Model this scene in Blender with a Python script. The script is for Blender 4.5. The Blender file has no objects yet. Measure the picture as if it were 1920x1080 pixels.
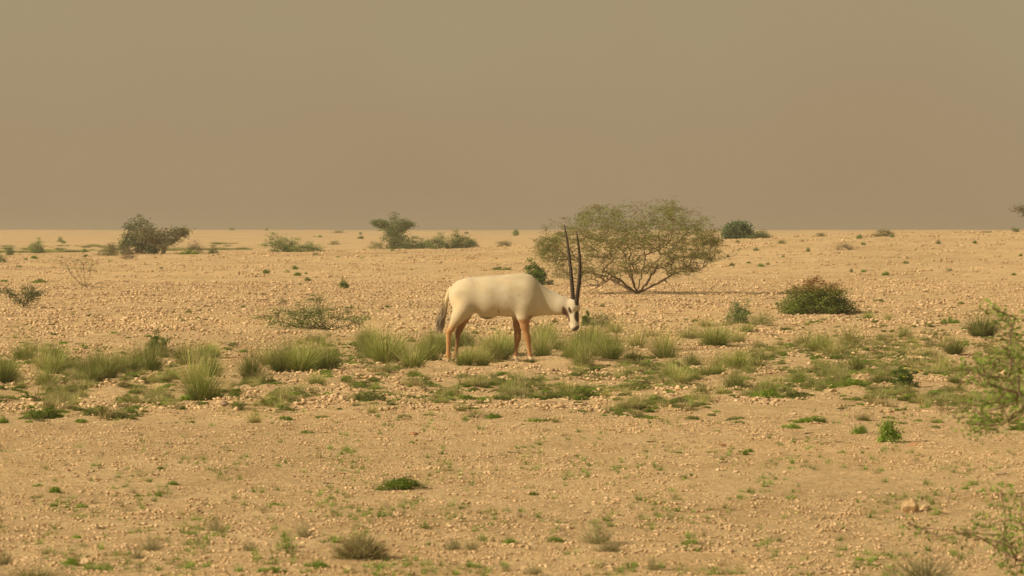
import bpy, bmesh, math, random
import numpy as np
from mathutils import Vector, Matrix

random.seed(7)
RNG = np.random.default_rng(11)
SC = bpy.context.scene
COL = SC.collection
R = math.radians

# ------------------------------------------------------------------ camera, sky, sun, exposure
F_PX = 6960.0            # focal length in pixels of the 1920 wide frame
CAM_H = 1.43
PITCH = math.atan(108.0 / F_PX)
cam_d = bpy.data.cameras.new('camera')
cam_d.sensor_width = 36.0
cam_d.lens = F_PX / 1920.0 * 36.0
cam_d.clip_start = 0.1
cam_d.clip_end = 20000.0
cam_d.dof.use_dof = True
cam_d.dof.focus_distance = 41.0
cam_d.dof.aperture_fstop = 11.0
cam = bpy.data.objects.new('camera', cam_d)
COL.objects.link(cam)
cam.location = (0, 0, CAM_H)
cam.rotation_euler = (math.pi / 2 - PITCH, 0, 0)
SC.camera = cam

SUN_ELEV, SUN_AZ = 31.0, 22.0      # sun stands on the left, a little on the camera's side
sun_vec = Vector((-math.cos(R(SUN_ELEV)) * math.cos(R(SUN_AZ)),
                  -math.cos(R(SUN_ELEV)) * math.sin(R(SUN_AZ)), math.sin(R(SUN_ELEV))))
world = bpy.data.worlds.new('World')
SC.world = world
world.use_nodes = True
wn, wl = world.node_tree.nodes, world.node_tree.links
wn.clear()
w_out = wn.new('ShaderNodeOutputWorld')
w_bg = wn.new('ShaderNodeBackground')
w_bg.inputs['Strength'].default_value = 0.0875
w_sky = wn.new('ShaderNodeTexSky')
w_sky.sky_type = 'NISHITA'
w_sky.sun_disc = False
w_sky.sun_elevation = R(SUN_ELEV)
w_sky.sun_rotation = math.atan2(sun_vec.x, sun_vec.y)
w_sky.dust_density = 8.0
w_sky.air_density = 1.2
w_mix = wn.new('ShaderNodeMixRGB')             # airborne dust drowns nearly all of the blue
w_mix.inputs['Fac'].default_value = 0.93
w_dust = wn.new('ShaderNodeMixRGB')
w_dust.inputs['Color1'].default_value = (3.78, 2.70, 1.54, 1)
w_dust.inputs['Color2'].default_value = (3.92, 3.10, 1.82, 1)
w_tc = wn.new('ShaderNodeTexCoord')
w_noise = wn.new('ShaderNodeTexNoise')
w_noise.inputs['Scale'].default_value = 9.0
w_noise.inputs['Detail'].default_value = 2.0
wl.new(w_tc.outputs['Generated'], w_noise.inputs['Vector'])
w_sep = wn.new('ShaderNodeSeparateXYZ'); wl.new(w_tc.outputs['Generated'], w_sep.inputs[0])
w_el = wn.new('ShaderNodeMapRange'); w_el.inputs['From Min'].default_value = 0.0; w_el.inputs['From Max'].default_value = 0.055
wl.new(w_sep.outputs['Z'], w_el.inputs['Value'])
w_nr = wn.new('ShaderNodeMapRange'); w_nr.inputs['From Min'].default_value = 0.35; w_nr.inputs['From Max'].default_value = 0.65
w_nr.inputs['To Min'].default_value = -0.28; w_nr.inputs['To Max'].default_value = 0.28
wl.new(w_noise.outputs['Fac'], w_nr.inputs['Value'])
w_add = wn.new('ShaderNodeMath'); w_add.operation = 'ADD'; w_add.use_clamp = True
wl.new(w_el.outputs['Result'], w_add.inputs[0]); wl.new(w_nr.outputs['Result'], w_add.inputs[1])
wl.new(w_add.outputs[0], w_dust.inputs['Fac'])
wl.new(w_sky.outputs['Color'], w_mix.inputs['Color1'])
wl.new(w_dust.outputs['Color'], w_mix.inputs['Color2'])
wl.new(w_mix.outputs['Color'], w_bg.inputs['Color'])
wl.new(w_bg.outputs['Background'], w_out.inputs['Surface'])

sun_d = bpy.data.lights.new('sun', 'SUN')
sun_d.energy = 4.9
sun_d.angle = R(1.2)
sun_d.color = (1.0, 0.82, 0.56)
sun = bpy.data.objects.new('sun', sun_d)
COL.objects.link(sun)
sun.rotation_euler = sun_vec.to_track_quat('Z', 'Y').to_euler()

SC.view_settings.view_transform = 'Standard'
SC.view_settings.look = 'None'
SC.view_settings.gamma = 1.0
SC.view_settings.use_curve_mapping = False
SC.view_settings.exposure = 0.21

# ------------------------------------------------------------------ small helpers
def tag(o, label=None, cat=None, group=None, kind=None):
    if label: o['label'] = label
    if cat: o['category'] = cat
    if group: o['group'] = group
    if kind: o['kind'] = kind
    return o

def mesh_from(name, v, f, mat=None, col=None, smooth=False):
    """v (n,3) array, f (m,3) or (m,4) array, col (n,3) array -> mesh"""
    v = np.asarray(v, dtype=np.float32); f = np.asarray(f, dtype=np.int32)
    me = bpy.data.meshes.new(name)
    k = f.shape[1]
    me.vertices.add(len(v)); me.vertices.foreach_set('co', v.ravel())
    me.loops.add(f.size); me.loops.foreach_set('vertex_index', f.ravel())
    me.polygons.add(len(f))
    me.polygons.foreach_set('loop_start', np.arange(0, f.size, k, dtype=np.int32))
    me.polygons.foreach_set('loop_total', np.full(len(f), k, dtype=np.int32))
    if smooth:
        me.polygons.foreach_set('use_smooth', np.ones(len(f), dtype=bool))
    me.update(calc_edges=True)
    if col is not None:
        a = me.color_attributes.new('col', 'FLOAT_COLOR', 'POINT')
        c = np.ones((len(v), 4), dtype=np.float32); c[:, :3] = col
        a.data.foreach_set('color', c.ravel())
    if mat: me.materials.append(mat)
    return me

def link(name, me, parent=None, loc=(0, 0, 0), rz=0.0, scale=(1, 1, 1)):
    o = bpy.data.objects.new(name, me)
    COL.objects.link(o)
    o.location = loc; o.rotation_euler = (0, 0, rz); o.scale = scale
    if parent: o.parent = parent
    return o

def _hash(ix, iy, s):
    h = (ix.astype(np.int64) * 374761393 + iy.astype(np.int64) * 668265263 + s * 974634777) & 0xffffffff
    h = ((h ^ (h >> 13)) * 1274126177) & 0xffffffff
    h = ((h ^ (h >> 16)) * 2246822519) & 0xffffffff
    return ((h ^ (h >> 15)) & 0xffffff) / float(0xffffff)

def vnoise(x, y, s=0):
    ix, iy = np.floor(x), np.floor(y)
    fx, fy = x - ix, y - iy
    fx = fx * fx * (3 - 2 * fx); fy = fy * fy * (3 - 2 * fy)
    a = _hash(ix, iy, s); b = _hash(ix + 1, iy, s); c = _hash(ix, iy + 1, s); d = _hash(ix + 1, iy + 1, s)
    return (a + (b - a) * fx) * (1 - fy) + (c + (d - c) * fx) * fy - 0.5

def fbm(x, y, s=0, o=4):
    t = 0; a = 1.0
    for i in range(o):
        t = t + a * vnoise(x + 17.3 * i, y - 9.1 * i, s + i); x = x * 2.03; y = y * 2.03; a *= 0.5
    return t

def sstep(a, b, x):
    t = np.clip((x - a) / (b - a), 0, 1); return t * t * (3 - 2 * t)

def terrain(x, y, fine=True):
    x = np.asarray(x, float); y = np.asarray(y, float)
    d = np.hypot(x, y)
    px = np.clip(x / np.maximum(y, 1e-3), -0.16, 0.16) * F_PX + 960
    px = np.where(y <= 0, 960, px)
    hc = np.interp(px, [-200, 0, 400, 700, 900, 1380, 1650, 1920, 2100], [.25, .33, .44, .55, .64, 1.06, 1.28, 1.36, 1.38])
    val = np.interp(px, [0, 900, 1380, 1920], [.12, .45, .95, 1.25])
    up = sstep(92, 160, d)
    dn = sstep(160, 222, d)
    h = hc * up * (1 - dn) + dn * val
    h = h + (1.43 - val) * sstep(215, 720, d) - 6.0 * sstep(720, 3000, d)
    h = h + 0.10 * fbm(x / 22.0, y / 22.0, 40, 3) * sstep(55, 130, d) * (1 + 1.5 * sstep(300, 600, d))
    h = h + 0.05 * fbm(x / 3.1, y / 4.7, 3, 3) * (1 - 0.4 * sstep(60, 160, d))
    if fine:
        k = 1 - sstep(120, 220, d)
        rough = 0.7 + 0.9 * sstep(27, 34, d)
        n1 = fbm(x / 0.17, y / 0.20, 9, 4)
        n2 = np.abs(fbm(x / 0.5, y / 0.5, 21, 3))
        h = h + k * rough * (0.026 * n1 + 0.034 * n2)
    return h

Z = lambda x, y: float(terrain(np.array([x]), np.array([y]))[0])
_D = np.concatenate([np.arange(9, 60, 0.05), np.arange(60, 300, 0.25), np.arange(300, 900, 2)])
def at(px, py):
    """ground point seen at pixel (px, py) of the 1920x1080 frame: x, y, z, metres per pixel"""
    X = (px - 960) / F_PX * _D
    h = terrain(X, _D, fine=False)
    row = 432 + (CAM_H - h) * F_PX / _D
    i = np.nonzero(row <= py)[0]
    i = i[0] if len(i) else len(_D) - 1
    x, y = float(X[i]), float(_D[i])
    return x, y, Z(x, y), y / F_PX

# ------------------------------------------------------------------ materials
def new_mat(name):
    m = bpy.data.materials.new(name); m.use_nodes = True
    n, l = m.node_tree.nodes, m.node_tree.links
    return m, n, l, n['Principled BSDF'], n['Material Output']

def ramp(n, pts):
    r = n.new('ShaderNodeValToRGB'); e = r.color_ramp.elements
    while len(e) > 1: e.remove(e[-1])
    e[0].position = pts[0][0]; e[0].color = (*pts[0][1], 1)
    for p, c in pts[1:]:
        k = e.new(p); k.color = (*c, 1)
    return r

def noise(n, l, scale, detail=4, rough=0.6, vec=None):
    t = n.new('ShaderNodeTexNoise'); t.inputs['Scale'].default_value = scale
    t.inputs['Detail'].default_value = detail; t.inputs['Roughness'].default_value = rough
    if vec: l.new(vec, t.inputs['Vector'])
    return t

def ground_material():
    m, n, l, b, out = new_mat('stony_sand')
    g = n.new('ShaderNodeNewGeometry'); P = g.outputs['Position']
    big = noise(n, l, 0.12, 4, 0.6, P)
    mid = noise(n, l, 1.1, 5, 0.65, P)
    fin = noise(n, l, 24.0, 4, 0.7, P)
    r1 = ramp(n, [(0.22, (.50, .35, .18)), (0.5, (.65, .482, .272)), (0.8, (.72, .545, .32))])
    l.new(mid.outputs['Fac'], r1.inputs['Fac'])
    r0 = ramp(n, [(0.3, (.80, .78, .74)), (0.5, (1, 1, 1)), (0.72, (1.10, 1.05, 1.0))])
    l.new(big.outputs['Fac'], r0.inputs['Fac'])
    mx = n.new('ShaderNodeMixRGB'); mx.blend_type = 'MULTIPLY'; mx.inputs['Fac'].default_value = 1
    l.new(r1.outputs['Color'], mx.inputs['Color1']); l.new(r0.outputs['Color'], mx.inputs['Color2'])
    r2 = ramp(n, [(0.30, (.52, .47, .40)), (0.44, (.90, .89, .87)), (0.60, (1.05, 1.05, 1.05)), (0.75, (1.2, 1.22, 1.26))])
    l.new(fin.outputs['Fac'], r2.inputs['Fac'])
    m2 = n.new('ShaderNodeMixRGB'); m2.blend_type = 'MULTIPLY'; m2.inputs['Fac'].default_value = .8
    l.new(mx.outputs['Color'], m2.inputs['Color1']); l.new(r2.outputs['Color'], m2.inputs['Color2'])
    l.new(m2.outputs['Color'], b.inputs['Base Color'])
    b.inputs['Roughness'].default_value = .95
    b.inputs['Specular IOR Level'].default_value = .15
    bn = noise(n, l, 14.0, 6, 0.75, P)
    bp = n.new('ShaderNodeBump'); bp.inputs['Strength'].default_value = 1.0; bp.inputs['Distance'].default_value = .06
    l.new(bn.outputs['Fac'], bp.inputs['Height']); l.new(bp.outputs['Normal'], b.inputs['Normal'])
    return m

def stone_material(name, pts):
    m, n, l, b, out = new_mat(name)
    oi = n.new('ShaderNodeObjectInfo')
    r = ramp(n, pts); l.new(oi.outputs['Random'], r.inputs['Fac'])
    tc = n.new('ShaderNodeTexCoord')
    t = noise(n, l, 3.0, 5, .7, tc.outputs['Object'])
    r2 = ramp(n, [(.3, (.75, .73, .7)), (.6, (1.08, 1.08, 1.08))]); l.new(t.outputs['Fac'], r2.inputs['Fac'])
    mx = n.new('ShaderNodeMixRGB'); mx.blend_type = 'MULTIPLY'; mx.inputs['Fac'].default_value = 1
    l.new(r.outputs['Color'], mx.inputs['Color1']); l.new(r2.outputs['Color'], mx.inputs['Color2'])
    l.new(mx.outputs['Color'], b.inputs['Base Color'])
    b.inputs['Roughness'].default_value = .9; b.inputs['Specular IOR Level'].default_value = .2
    bp = n.new('ShaderNodeBump'); bp.inputs['Strength'].default_value = .5; bp.inputs['Distance'].default_value = .02
    l.new(t.outputs['Fac'], bp.inputs['Height']); l.new(bp.outputs['Normal'], b.inputs['Normal'])
    return m

def plant_material(name, translucent=.25, vary=.35):
    m, n, l, b, out = new_mat(name)
    a = n.new('ShaderNodeAttribute'); a.attribute_name = 'col'
    oi = n.new('ShaderNodeObjectInfo')
    mr = n.new('ShaderNodeMapRange'); mr.inputs['To Min'].default_value = 1 - vary; mr.inputs['To Max'].default_value = 1 + vary
    l.new(oi.outputs['Random'], mr.inputs['Value'])
    hs = n.new('ShaderNodeHueSaturation'); l.new(mr.outputs['Result'], hs.inputs['Value'])
    l.new(a.outputs['Color'], hs.inputs['Color'])
    l.new(hs.outputs['Color'], b.inputs['Base Color'])
    b.inputs['Roughness'].default_value = .75; b.inputs['Specular IOR Level'].default_value = .2
    if translucent:
        tr = n.new('ShaderNodeBsdfTranslucent'); l.new(hs.outputs['Color'], tr.inputs['Color'])
        mx = n.new('ShaderNodeMixShader'); mx.inputs['Fac'].default_value = translucent
        l.new(b.outputs['BSDF'], mx.inputs[1]); l.new(tr.outputs['BSDF'], mx.inputs[2])
        l.new(mx.outputs['Shader'], out.inputs['Surface'])
    return m

M_GROUND = ground_material()
M_STONE = stone_material('limestone', [(0, (.46, .33, .18)), (.35, (.54, .40, .23)), (.7, (.60, .45, .28)), (.93, (.66, .52, .34)), (1, (.32, .22, .12))])
M_STONE_DARK = stone_material('weathered_stone', [(0, (.22, .16, .10)), (1, (.28, .21, .14))])
M_STONE_RED = stone_material('reddish_stone', [(0, (.36, .19, .10)), (1, (.40, .22, .12))])
M_LEAF = plant_material('leaf')
M_GRASS = plant_material('grass_blade', .25, .34)
M_BARK = plant_material('bark', 0, .15)

# ------------------------------------------------------------------ ground: one polar sheet round the camera
def build_ground():
    r = [0.6]
    while r[-1] < 9000:
        d = r[-1]
        s = 0.05 if d < 10 else (0.0027 if d < 60 else (0.0042 if d < 210 else (0.012 if d < 900 else 0.06)))
        r.append(d * (1 + s))
    r = np.array(r)
    fine = np.arange(-0.175, 0.1751, 0.00195)
    rest = np.linspace(0.175, 2 * math.pi - 0.175, 66)[1:-1]
    th = np.concatenate([fine, rest])
    n, k = len(r), len(th)
    RR, TT = np.meshgrid(r, th, indexing='ij')
    X, Y = RR * np.sin(TT), RR * np.cos(TT)
    front = (np.abs(((TT + math.pi) % (2 * math.pi)) - math.pi) < 0.19)
    H = np.where(front, terrain(X, Y, True), terrain(X, Y, False))
    v = np.stack([X, Y, H], -1).reshape(-1, 3)
    i, j = np.meshgrid(np.arange(n - 1), np.arange(k), indexing='ij')
    j2 = (j + 1) % k
    f = np.stack([i * k + j, (i + 1) * k + j, (i + 1) * k + j2, i * k + j2], -1).reshape(-1, 4)
    f = f[:, ::-1]
    cap_c = len(v)
    v = np.vstack([v, [[0, 0, float(H[0].mean())]]])
    me = mesh_from('ground', v, f, M_GROUND, smooth=True)
    bm = bmesh.new(); bm.from_mesh(me); bm.verts.ensure_lookup_table()
    for q in range(k):
        bm.faces.new((bm.verts[cap_c], bm.verts[(q + 1) % k], bm.verts[q]))
    bmesh.ops.recalc_face_normals(bm, faces=[])
    bm.to_mesh(me); bm.free()
    o = link('ground', me)
    tag(o, 'sandy desert plain strewn with stones and clods', kind='structure')
build_ground()

# ------------------------------------------------------------------ scatter (stuff) by geometry nodes
def scatter(name, meshes, pts, scl, rot, idx, label):
    me = bpy.data.meshes.new(name)
    me.vertices.add(len(pts)); me.vertices.foreach_set('co', np.asarray(pts, np.float32).ravel())
    for an, arr in (('scl', scl), ('rot', rot)):
        a = me.attributes.new(an, 'FLOAT_VECTOR', 'POINT'); a.data.foreach_set('vector', np.asarray(arr, np.float32).ravel())
    a = me.attributes.new('idx', 'INT', 'POINT'); a.data.foreach_set('value', np.asarray(idx, np.int32))
    src = bpy.data.collections.new(name + '_forms')
    for i, mm in enumerate(meshes):
        src.objects.link(bpy.data.objects.new('%s_form_%02d' % (name, i), mm))
    o = link(name, me)
    ng = bpy.data.node_groups.new(name, 'GeometryNodeTree')
    ng.interface.new_socket('Geometry', in_out='INPUT', socket_type='NodeSocketGeometry')
    ng.interface.new_socket('Geometry', in_out='OUTPUT', socket_type='NodeSocketGeometry')
    N, L = ng.nodes, ng.links
    gi, go = N.new('NodeGroupInput'), N.new('NodeGroupOutput')
    ci = N.new('GeometryNodeCollectionInfo'); ci.inputs['Collection'].default_value = src
    ci.inputs['Separate Children'].default_value = True; ci.inputs['Reset Children'].default_value = True
    ip = N.new('GeometryNodeInstanceOnPoints'); ip.inputs['Pick Instance'].default_value = True
    def attr(nm, t):
        q = N.new('GeometryNodeInputNamedAttribute'); q.data_type = t; q.inputs['Name'].default_value = nm
        return q.outputs['Attribute']
    e2r = N.new('FunctionNodeEulerToRotation')
    L.new(gi.outputs[0], ip.inputs['Points']); L.new(ci.outputs['Instances'], ip.inputs['Instance'])
    L.new(attr('idx', 'INT'), ip.inputs['Instance Index'])
    L.new(attr('rot', 'FLOAT_VECTOR'), e2r.inputs[0]); L.new(e2r.outputs[0], ip.inputs['Rotation'])
    L.new(attr('scl', 'FLOAT_VECTOR'), ip.inputs['Scale'])
    L.new(ip.outputs['Instances'], go.inputs[0])
    mod = o.modifiers.new('scatter', 'NODES'); mod.node_group = ng
    tag(o, label, kind='stuff')
    return o

def rock_mesh(seed, mat, npts=15, flat=.6):
    rr = random.Random(seed)
    bm = bmesh.new()
    for i in range(npts):
        v = Vector((rr.gauss(0, 1), rr.gauss(0, 1), rr.gauss(0, 1))).normalized() * rr.uniform(.42, .52)
        bm.verts.new((v.x, v.y * rr.uniform(.8, 1), v.z * flat))
    bmesh.ops.convex_hull(bm, input=bm.verts[:])
    bmesh.ops.delete(bm, geom=[v for v in bm.verts if not v.link_faces], context='VERTS')
    me = bpy.data.meshes.new('stone'); bm.to_mesh(me); bm.free(); me.materials.append(mat)
    return me

def cluster_mesh(seed, mat, n=9, spread=2.6):
    rr = random.Random(seed); V, F, C = [], [], []
    for j in range(n):
        bm = bmesh.new()
        for i in range(11):
            v = Vector((rr.gauss(0, 1), rr.gauss(0, 1), rr.gauss(0, 1))).normalized() * rr.uniform(.4, .52); v.z *= rr.uniform(.6, .9)
            bm.verts.new(v)
        bmesh.ops.convex_hull(bm, input=bm.verts[:])
        bmesh.ops.triangulate(bm, faces=bm.faces[:])
        s = rr.uniform(.35, 1.0) ** 1.3; o = Vector((rr.gauss(0, spread * .6), rr.gauss(0, spread * .6), 0)) if j else Vector((0, 0, 0))
        a = rr.uniform(0, 6.28); ca, sa = math.cos(a), math.sin(a); sx = rr.uniform(1, 1.6)
        c = rr.choice([(.52, .375, .215), (.56, .41, .24), (.58, .43, .26), (.60, .455, .285), (.53, .375, .215), (.36, .25, .15), (.56, .405, .24), (.45, .305, .17)])
        bm.verts.index_update(); b0 = len(V)
        for v in bm.verts:
            x_, y_ = v.co.x * sx, v.co.y
            V.append(((x_ * ca - y_ * sa) * s + o.x, (x_ * sa + y_ * ca) * s + o.y, v.co.z * s + .18 * s)); C.append(c)
        for f in bm.faces: F.append([b0 + v.index for v in f.verts])
        bm.free()
    return mesh_from('gravel_patch', V, F, mat, C)
M_GRAVEL = plant_material('gravel', 0, .12)
CLUSTERS = [cluster_mesh(150 + i, M_GRAVEL) for i in range(12)]
ROCKS = [rock_mesh(100 + i, M_STONE, 12 + i % 5, .45 + .07 * (i % 4)) for i in range(9)]

def fan_points(n, d0, d1, power=1.0, half=.158):
    """n random points of the visible fan, density falling with distance by 1/d**power (per area)"""
    u = RNG.random(n)
    e = 2.0 - power
    d = (d0 ** e + u * (d1 ** e - d0 ** e)) ** (1 / e) if abs(e) > 1e-6 else d0 * (d1 / d0) ** u
    t = RNG.uniform(-half, half, n)
    return d * np.sin(t), d * np.cos(t), d

def gravel():
    X, Y, S = [], [], []
    for (n, d0, d1, pw, s0, s1, thr) in ((36000, 13.5, 31, .5, .007, .024, -.30), (24000, 29, 52, .3, .014, .056, -.24), (34000, 50, 100, .3, .025, .085, -.26), (10000, 95, 170, .5, .04, .12, -.2)):
        x, y, d = fan_points(n, d0, d1, pw)
        keep = (fbm(x / 1.7, y / 2.3, 70, 3) + RNG.uniform(-.35, .35, n)) > thr
        x, y, d = x[keep], y[keep], d[keep]
        s = .88 * s0 * (s1 / s0) ** (RNG.random(len(x)) ** 2.1 * 1.18)
        X.append(x); Y.append(y); S.append(s)
    x, y, s = map(np.concatenate, (X, Y, S))
    n = len(x)
    z = terrain(x, y) - s * .05
    scl = np.stack([s * RNG.uniform(.8, 1.3, n), s * RNG.uniform(.8, 1.3, n), s * RNG.uniform(.7, 1.2, n)], -1)
    rot = np.stack([RNG.uniform(-.06, .06, n), RNG.uniform(-.06, .06, n), RNG.uniform(0, 6.28, n)], -1)
    scatter('gravel', CLUSTERS, np.stack([x, y, z], -1), scl, rot, RNG.integers(0, len(CLUSTERS), n), 'loose pale gravel and clods over the desert floor')
gravel()

# ------------------------------------------------------------------ plant building blocks
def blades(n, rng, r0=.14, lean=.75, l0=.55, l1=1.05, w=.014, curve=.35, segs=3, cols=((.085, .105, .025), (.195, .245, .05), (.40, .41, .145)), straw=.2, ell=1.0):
    """thin grass blades, unit tuft: about 1 wide and 1 tall"""
    az = rng.uniform(0, 2 * math.pi, n)
    rad = r0 * np.sqrt(rng.random(n))
    le = lean * rng.random(n) ** .8 * (.35 + .65 * rad / r0)
    L = rng.uniform(l0, l1, n) * np.where(rng.random(n) < .25, rng.uniform(.35, .8, n), 1) * (.82 + .3 * np.sin(az * 2 + rng.random() * 6) ** 2)
    a2 = az + rng.normal(0, .35, n)
    base = np.stack([rad * np.cos(az), rad * np.sin(az) * ell, np.zeros(n) - .02], -1)
    side = np.stack([-np.sin(a2 + rng.normal(0, .8, n)), np.cos(a2 + rng.normal(0, .8, n)), np.zeros(n)], -1)
    V, C = [], []
    dry = (rng.random(n) < straw)[:, None]
    c0, c1, c2 = [np.array(c) for c in cols]
    jit = rng.uniform(.75, 1.25, (n, 1))
    for k in range(segs + 1):
        t = k / segs
        ang = le * (1 + curve * t * 1.6)
        out = L * t * np.sin(ang); up = L * t * np.cos(ang)
        p = base + np.stack([out * np.cos(a2), out * np.sin(a2) * ell, up], -1)
        ww = w * (1 - t * .85) * .5
        V.append(p - side * ww); V.append(p + side * ww)
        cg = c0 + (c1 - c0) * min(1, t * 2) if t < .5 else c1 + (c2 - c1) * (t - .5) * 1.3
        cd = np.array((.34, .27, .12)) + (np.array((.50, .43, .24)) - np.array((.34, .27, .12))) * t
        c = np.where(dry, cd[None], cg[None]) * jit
        C.append(c); C.append(c)
    V = np.stack(V, 1); C = np.stack(C, 1)
    m = 2 * (segs + 1)
    off = (np.arange(n) * m)[:, None, None]
    q = np.array([[2 * k, 2 * k + 1, 2 * k + 3, 2 * k + 2] for k in range(segs)])[None]
    return V.reshape(-1, 3), (off + q).reshape(-1, 4), C.reshape(-1, 3)

def leaves_at(P, rng, size, col, colj=.3, upish=.3, aspect=.5, hang=None):
    """one rhombic leaf per point"""
    n = len(P)
    a = rng.normal(0, 1, (n, 3)); a[:, 2] *= (1 - upish); a /= np.linalg.norm(a, axis=1)[:, None]
    b = rng.normal(0, 1, (n, 3)); b -= (b * a).sum(1)[:, None] * a; b /= np.linalg.norm(b, axis=1)[:, None]
    s = (size * rng.uniform(.6, 1.3, n))[:, None]
    V = np.stack([P - a * s * .5, P + b * s * aspect * .5, P + a * s * .5, P - b * s * aspect * .5], 1)
    col = np.broadcast_to(np.asarray(col, float), (n, 3)) * rng.uniform(1 - colj, 1 + colj, (n, 1))
    C = np.repeat(col[:, None], 4, 1)
    f = (np.arange(n) * 4)[:, None] + np.arange(4)[None]
    return V.reshape(-1, 3), f, C.reshape(-1, 3)

def tubes(A, B, ra, rb, col, sides=4, colj=.2, rng=None):
    A, B = np.asarray(A, float), np.asarray(B, float)
    n = len(A)
    d = B - A; L = np.linalg.norm(d, axis=1)[:, None] + 1e-9; d = d / L
    ref = np.where(np.abs(d[:, 2:3]) > .9, np.array([[1., 0, 0]]), np.array([[0, 0, 1.]]))
    u = np.cross(d, ref); u /= np.linalg.norm(u, axis=1)[:, None]; v = np.cross(d, u)
    V = []
    for k in range(sides):
        a = 2 * math.pi * k / sides
        o = u * math.cos(a) + v * math.sin(a)
        V.append(A + o * np.asarray(ra)[:, None]); V.append(B + o * np.asarray(rb)[:, None])
    V = np.stack(V, 1)
    q = np.array([[2 * k, 2 * ((k + 1) % sides), 2 * ((k + 1) % sides) + 1, 2 * k + 1] for k in range(sides)])[None]
    f = ((np.arange(n) * 2 * sides)[:, None, None] + q).reshape(-1, 4)
    j = (rng or RNG).uniform(1 - colj, 1 + colj, (n, 1, 1))
    C = np.broadcast_to(np.asarray(col, float)[None, None], (n, 2 * sides, 3)) * j
    return V.reshape(-1, 3), f, C.reshape(-1, 3)

def join(*parts):
    V, F, C, o = [], [], [], 0
    for v, f, c in parts:
        V.append(v); F.append(f + o); C.append(c); o += len(v)
    return np.vstack(V), np.vstack(F), np.vstack(C)

def grow(base, targets, rng, step=.09, starts=None, gravity=.12, r_tip=.003, power=2.4, wob=.25, spread=1.0):
    """branch skeleton: every target is reached from the nearest grown node; radii by the pipe rule"""
    nodes = [np.array(base, float)]; par = [-1]
    if starts:
        for chain in starts:
            p = 0
            for q in chain:
                nodes.append(np.array(q, float)); par.append(p); p = len(nodes) - 1
    T = np.asarray(targets, float)
    T = T[np.argsort(np.linalg.norm(T - nodes[0], axis=1) + rng.normal(0, .12, len(T)) * spread)]
    tips = []
    for t in T:
        N = np.array(nodes)
        dv = t - N
        dist = np.linalg.norm(dv, axis=1)
        inner = np.linalg.norm(N - nodes[0], axis=1)
        cost = dist + .25 * np.maximum(0, inner - np.linalg.norm(t - nodes[0])) + .3 * np.maximum(0, N[:, 2] - t[2])
        i = int(np.argmin(cost))
        p0, L = N[i], dist[i]
        k = max(1, int(L / step))
        bow = rng.normal(0, wob * .3 * L, 3); bow[2] = abs(bow[2]) * .5 - gravity * L * .3
        p = i
        for s in range(1, k + 1):
            u = s / k
            q = p0 + (t - p0) * u + bow * math.sin(math.pi * u) + (rng.normal(0, step * .12, 3) if s < k else 0)
            nodes.append(q); par.append(p); p = len(nodes) - 1
        tips.append(p)
    N = np.array(nodes); par = np.array(par)
    w = np.zeros(len(N)); child = np.bincount(par[1:], minlength=len(N))
    w[child[:len(N)] == 0] = r_tip ** power
    for i in range(len(N) - 1, 0, -1):
        w[par[i]] += w[i]
    rad = np.maximum(w, r_tip ** power) ** (1 / power)
    A, B = N[par[1:]], N[1:]
    return N, par, rad, A, B, rad[par[1:]], rad[1:], np.array(tips)

# unit plant kinds, each about 1 wide and 1 tall, origin at the foot
def mk_grass(seed, n=520, **kw):
    rng = np.random.default_rng(seed)
    v, f, c = blades(n, rng, **kw)
    return mesh_from('grass_tuft', v, f, M_GRASS, c)

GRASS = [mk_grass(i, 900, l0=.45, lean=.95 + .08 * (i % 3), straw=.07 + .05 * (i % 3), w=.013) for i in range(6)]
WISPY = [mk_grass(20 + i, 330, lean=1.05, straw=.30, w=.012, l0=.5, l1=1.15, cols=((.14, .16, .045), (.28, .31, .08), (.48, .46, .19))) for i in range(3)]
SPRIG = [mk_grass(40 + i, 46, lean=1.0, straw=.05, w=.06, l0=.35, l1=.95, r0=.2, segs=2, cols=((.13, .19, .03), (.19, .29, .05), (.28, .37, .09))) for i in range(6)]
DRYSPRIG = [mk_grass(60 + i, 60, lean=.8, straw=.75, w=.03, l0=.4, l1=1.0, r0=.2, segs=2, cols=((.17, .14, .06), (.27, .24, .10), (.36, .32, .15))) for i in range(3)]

def mk_mat(seed, col=(.19, .285, .035), n=1700):
    """low spreading herb: a ragged dome of small shoots"""
    rng = np.random.default_rng(seed)
    cl = rng.normal(0, .25, (14, 2)); cl = np.clip(cl, -.42, .42)
    k = rng.integers(0, 14, n)
    xy = cl[k] + rng.normal(0, .065, (n, 2))
    r = np.hypot(xy[:, 0], xy[:, 1])
    top = np.sqrt(np.clip(1 - (r / .60) ** 2, .04, 1)) * (.72 + .28 * rng.random(14)[k])
    z = top * rng.uniform(.25, 1.0, n)
    P = np.stack([xy[:, 0], xy[:, 1], z], -1)
    c = np.array(col) * (1 + .5 * rng.random((14, 1))[k] - .2)
    l_ = leaves_at(P, rng, .085, c, .25, 0, .45)
    b_ = blades(300, rng, r0=.34, lean=1.0, l0=.4, l1=.85, w=.03, segs=2, straw=.12, cols=(tuple(np.array(col) * .8), col, tuple(np.array(col) * 1.5)))
    v, f, cc = join(l_, b_)
    return mesh_from('low_herb', v, f, M_LEAF, cc)
MATS = [mk_mat(200 + i) for i in range(4)]
DULLMATS = [mk_mat(220 + i, (.21, .235, .065)) for i in range(3)]

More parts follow.
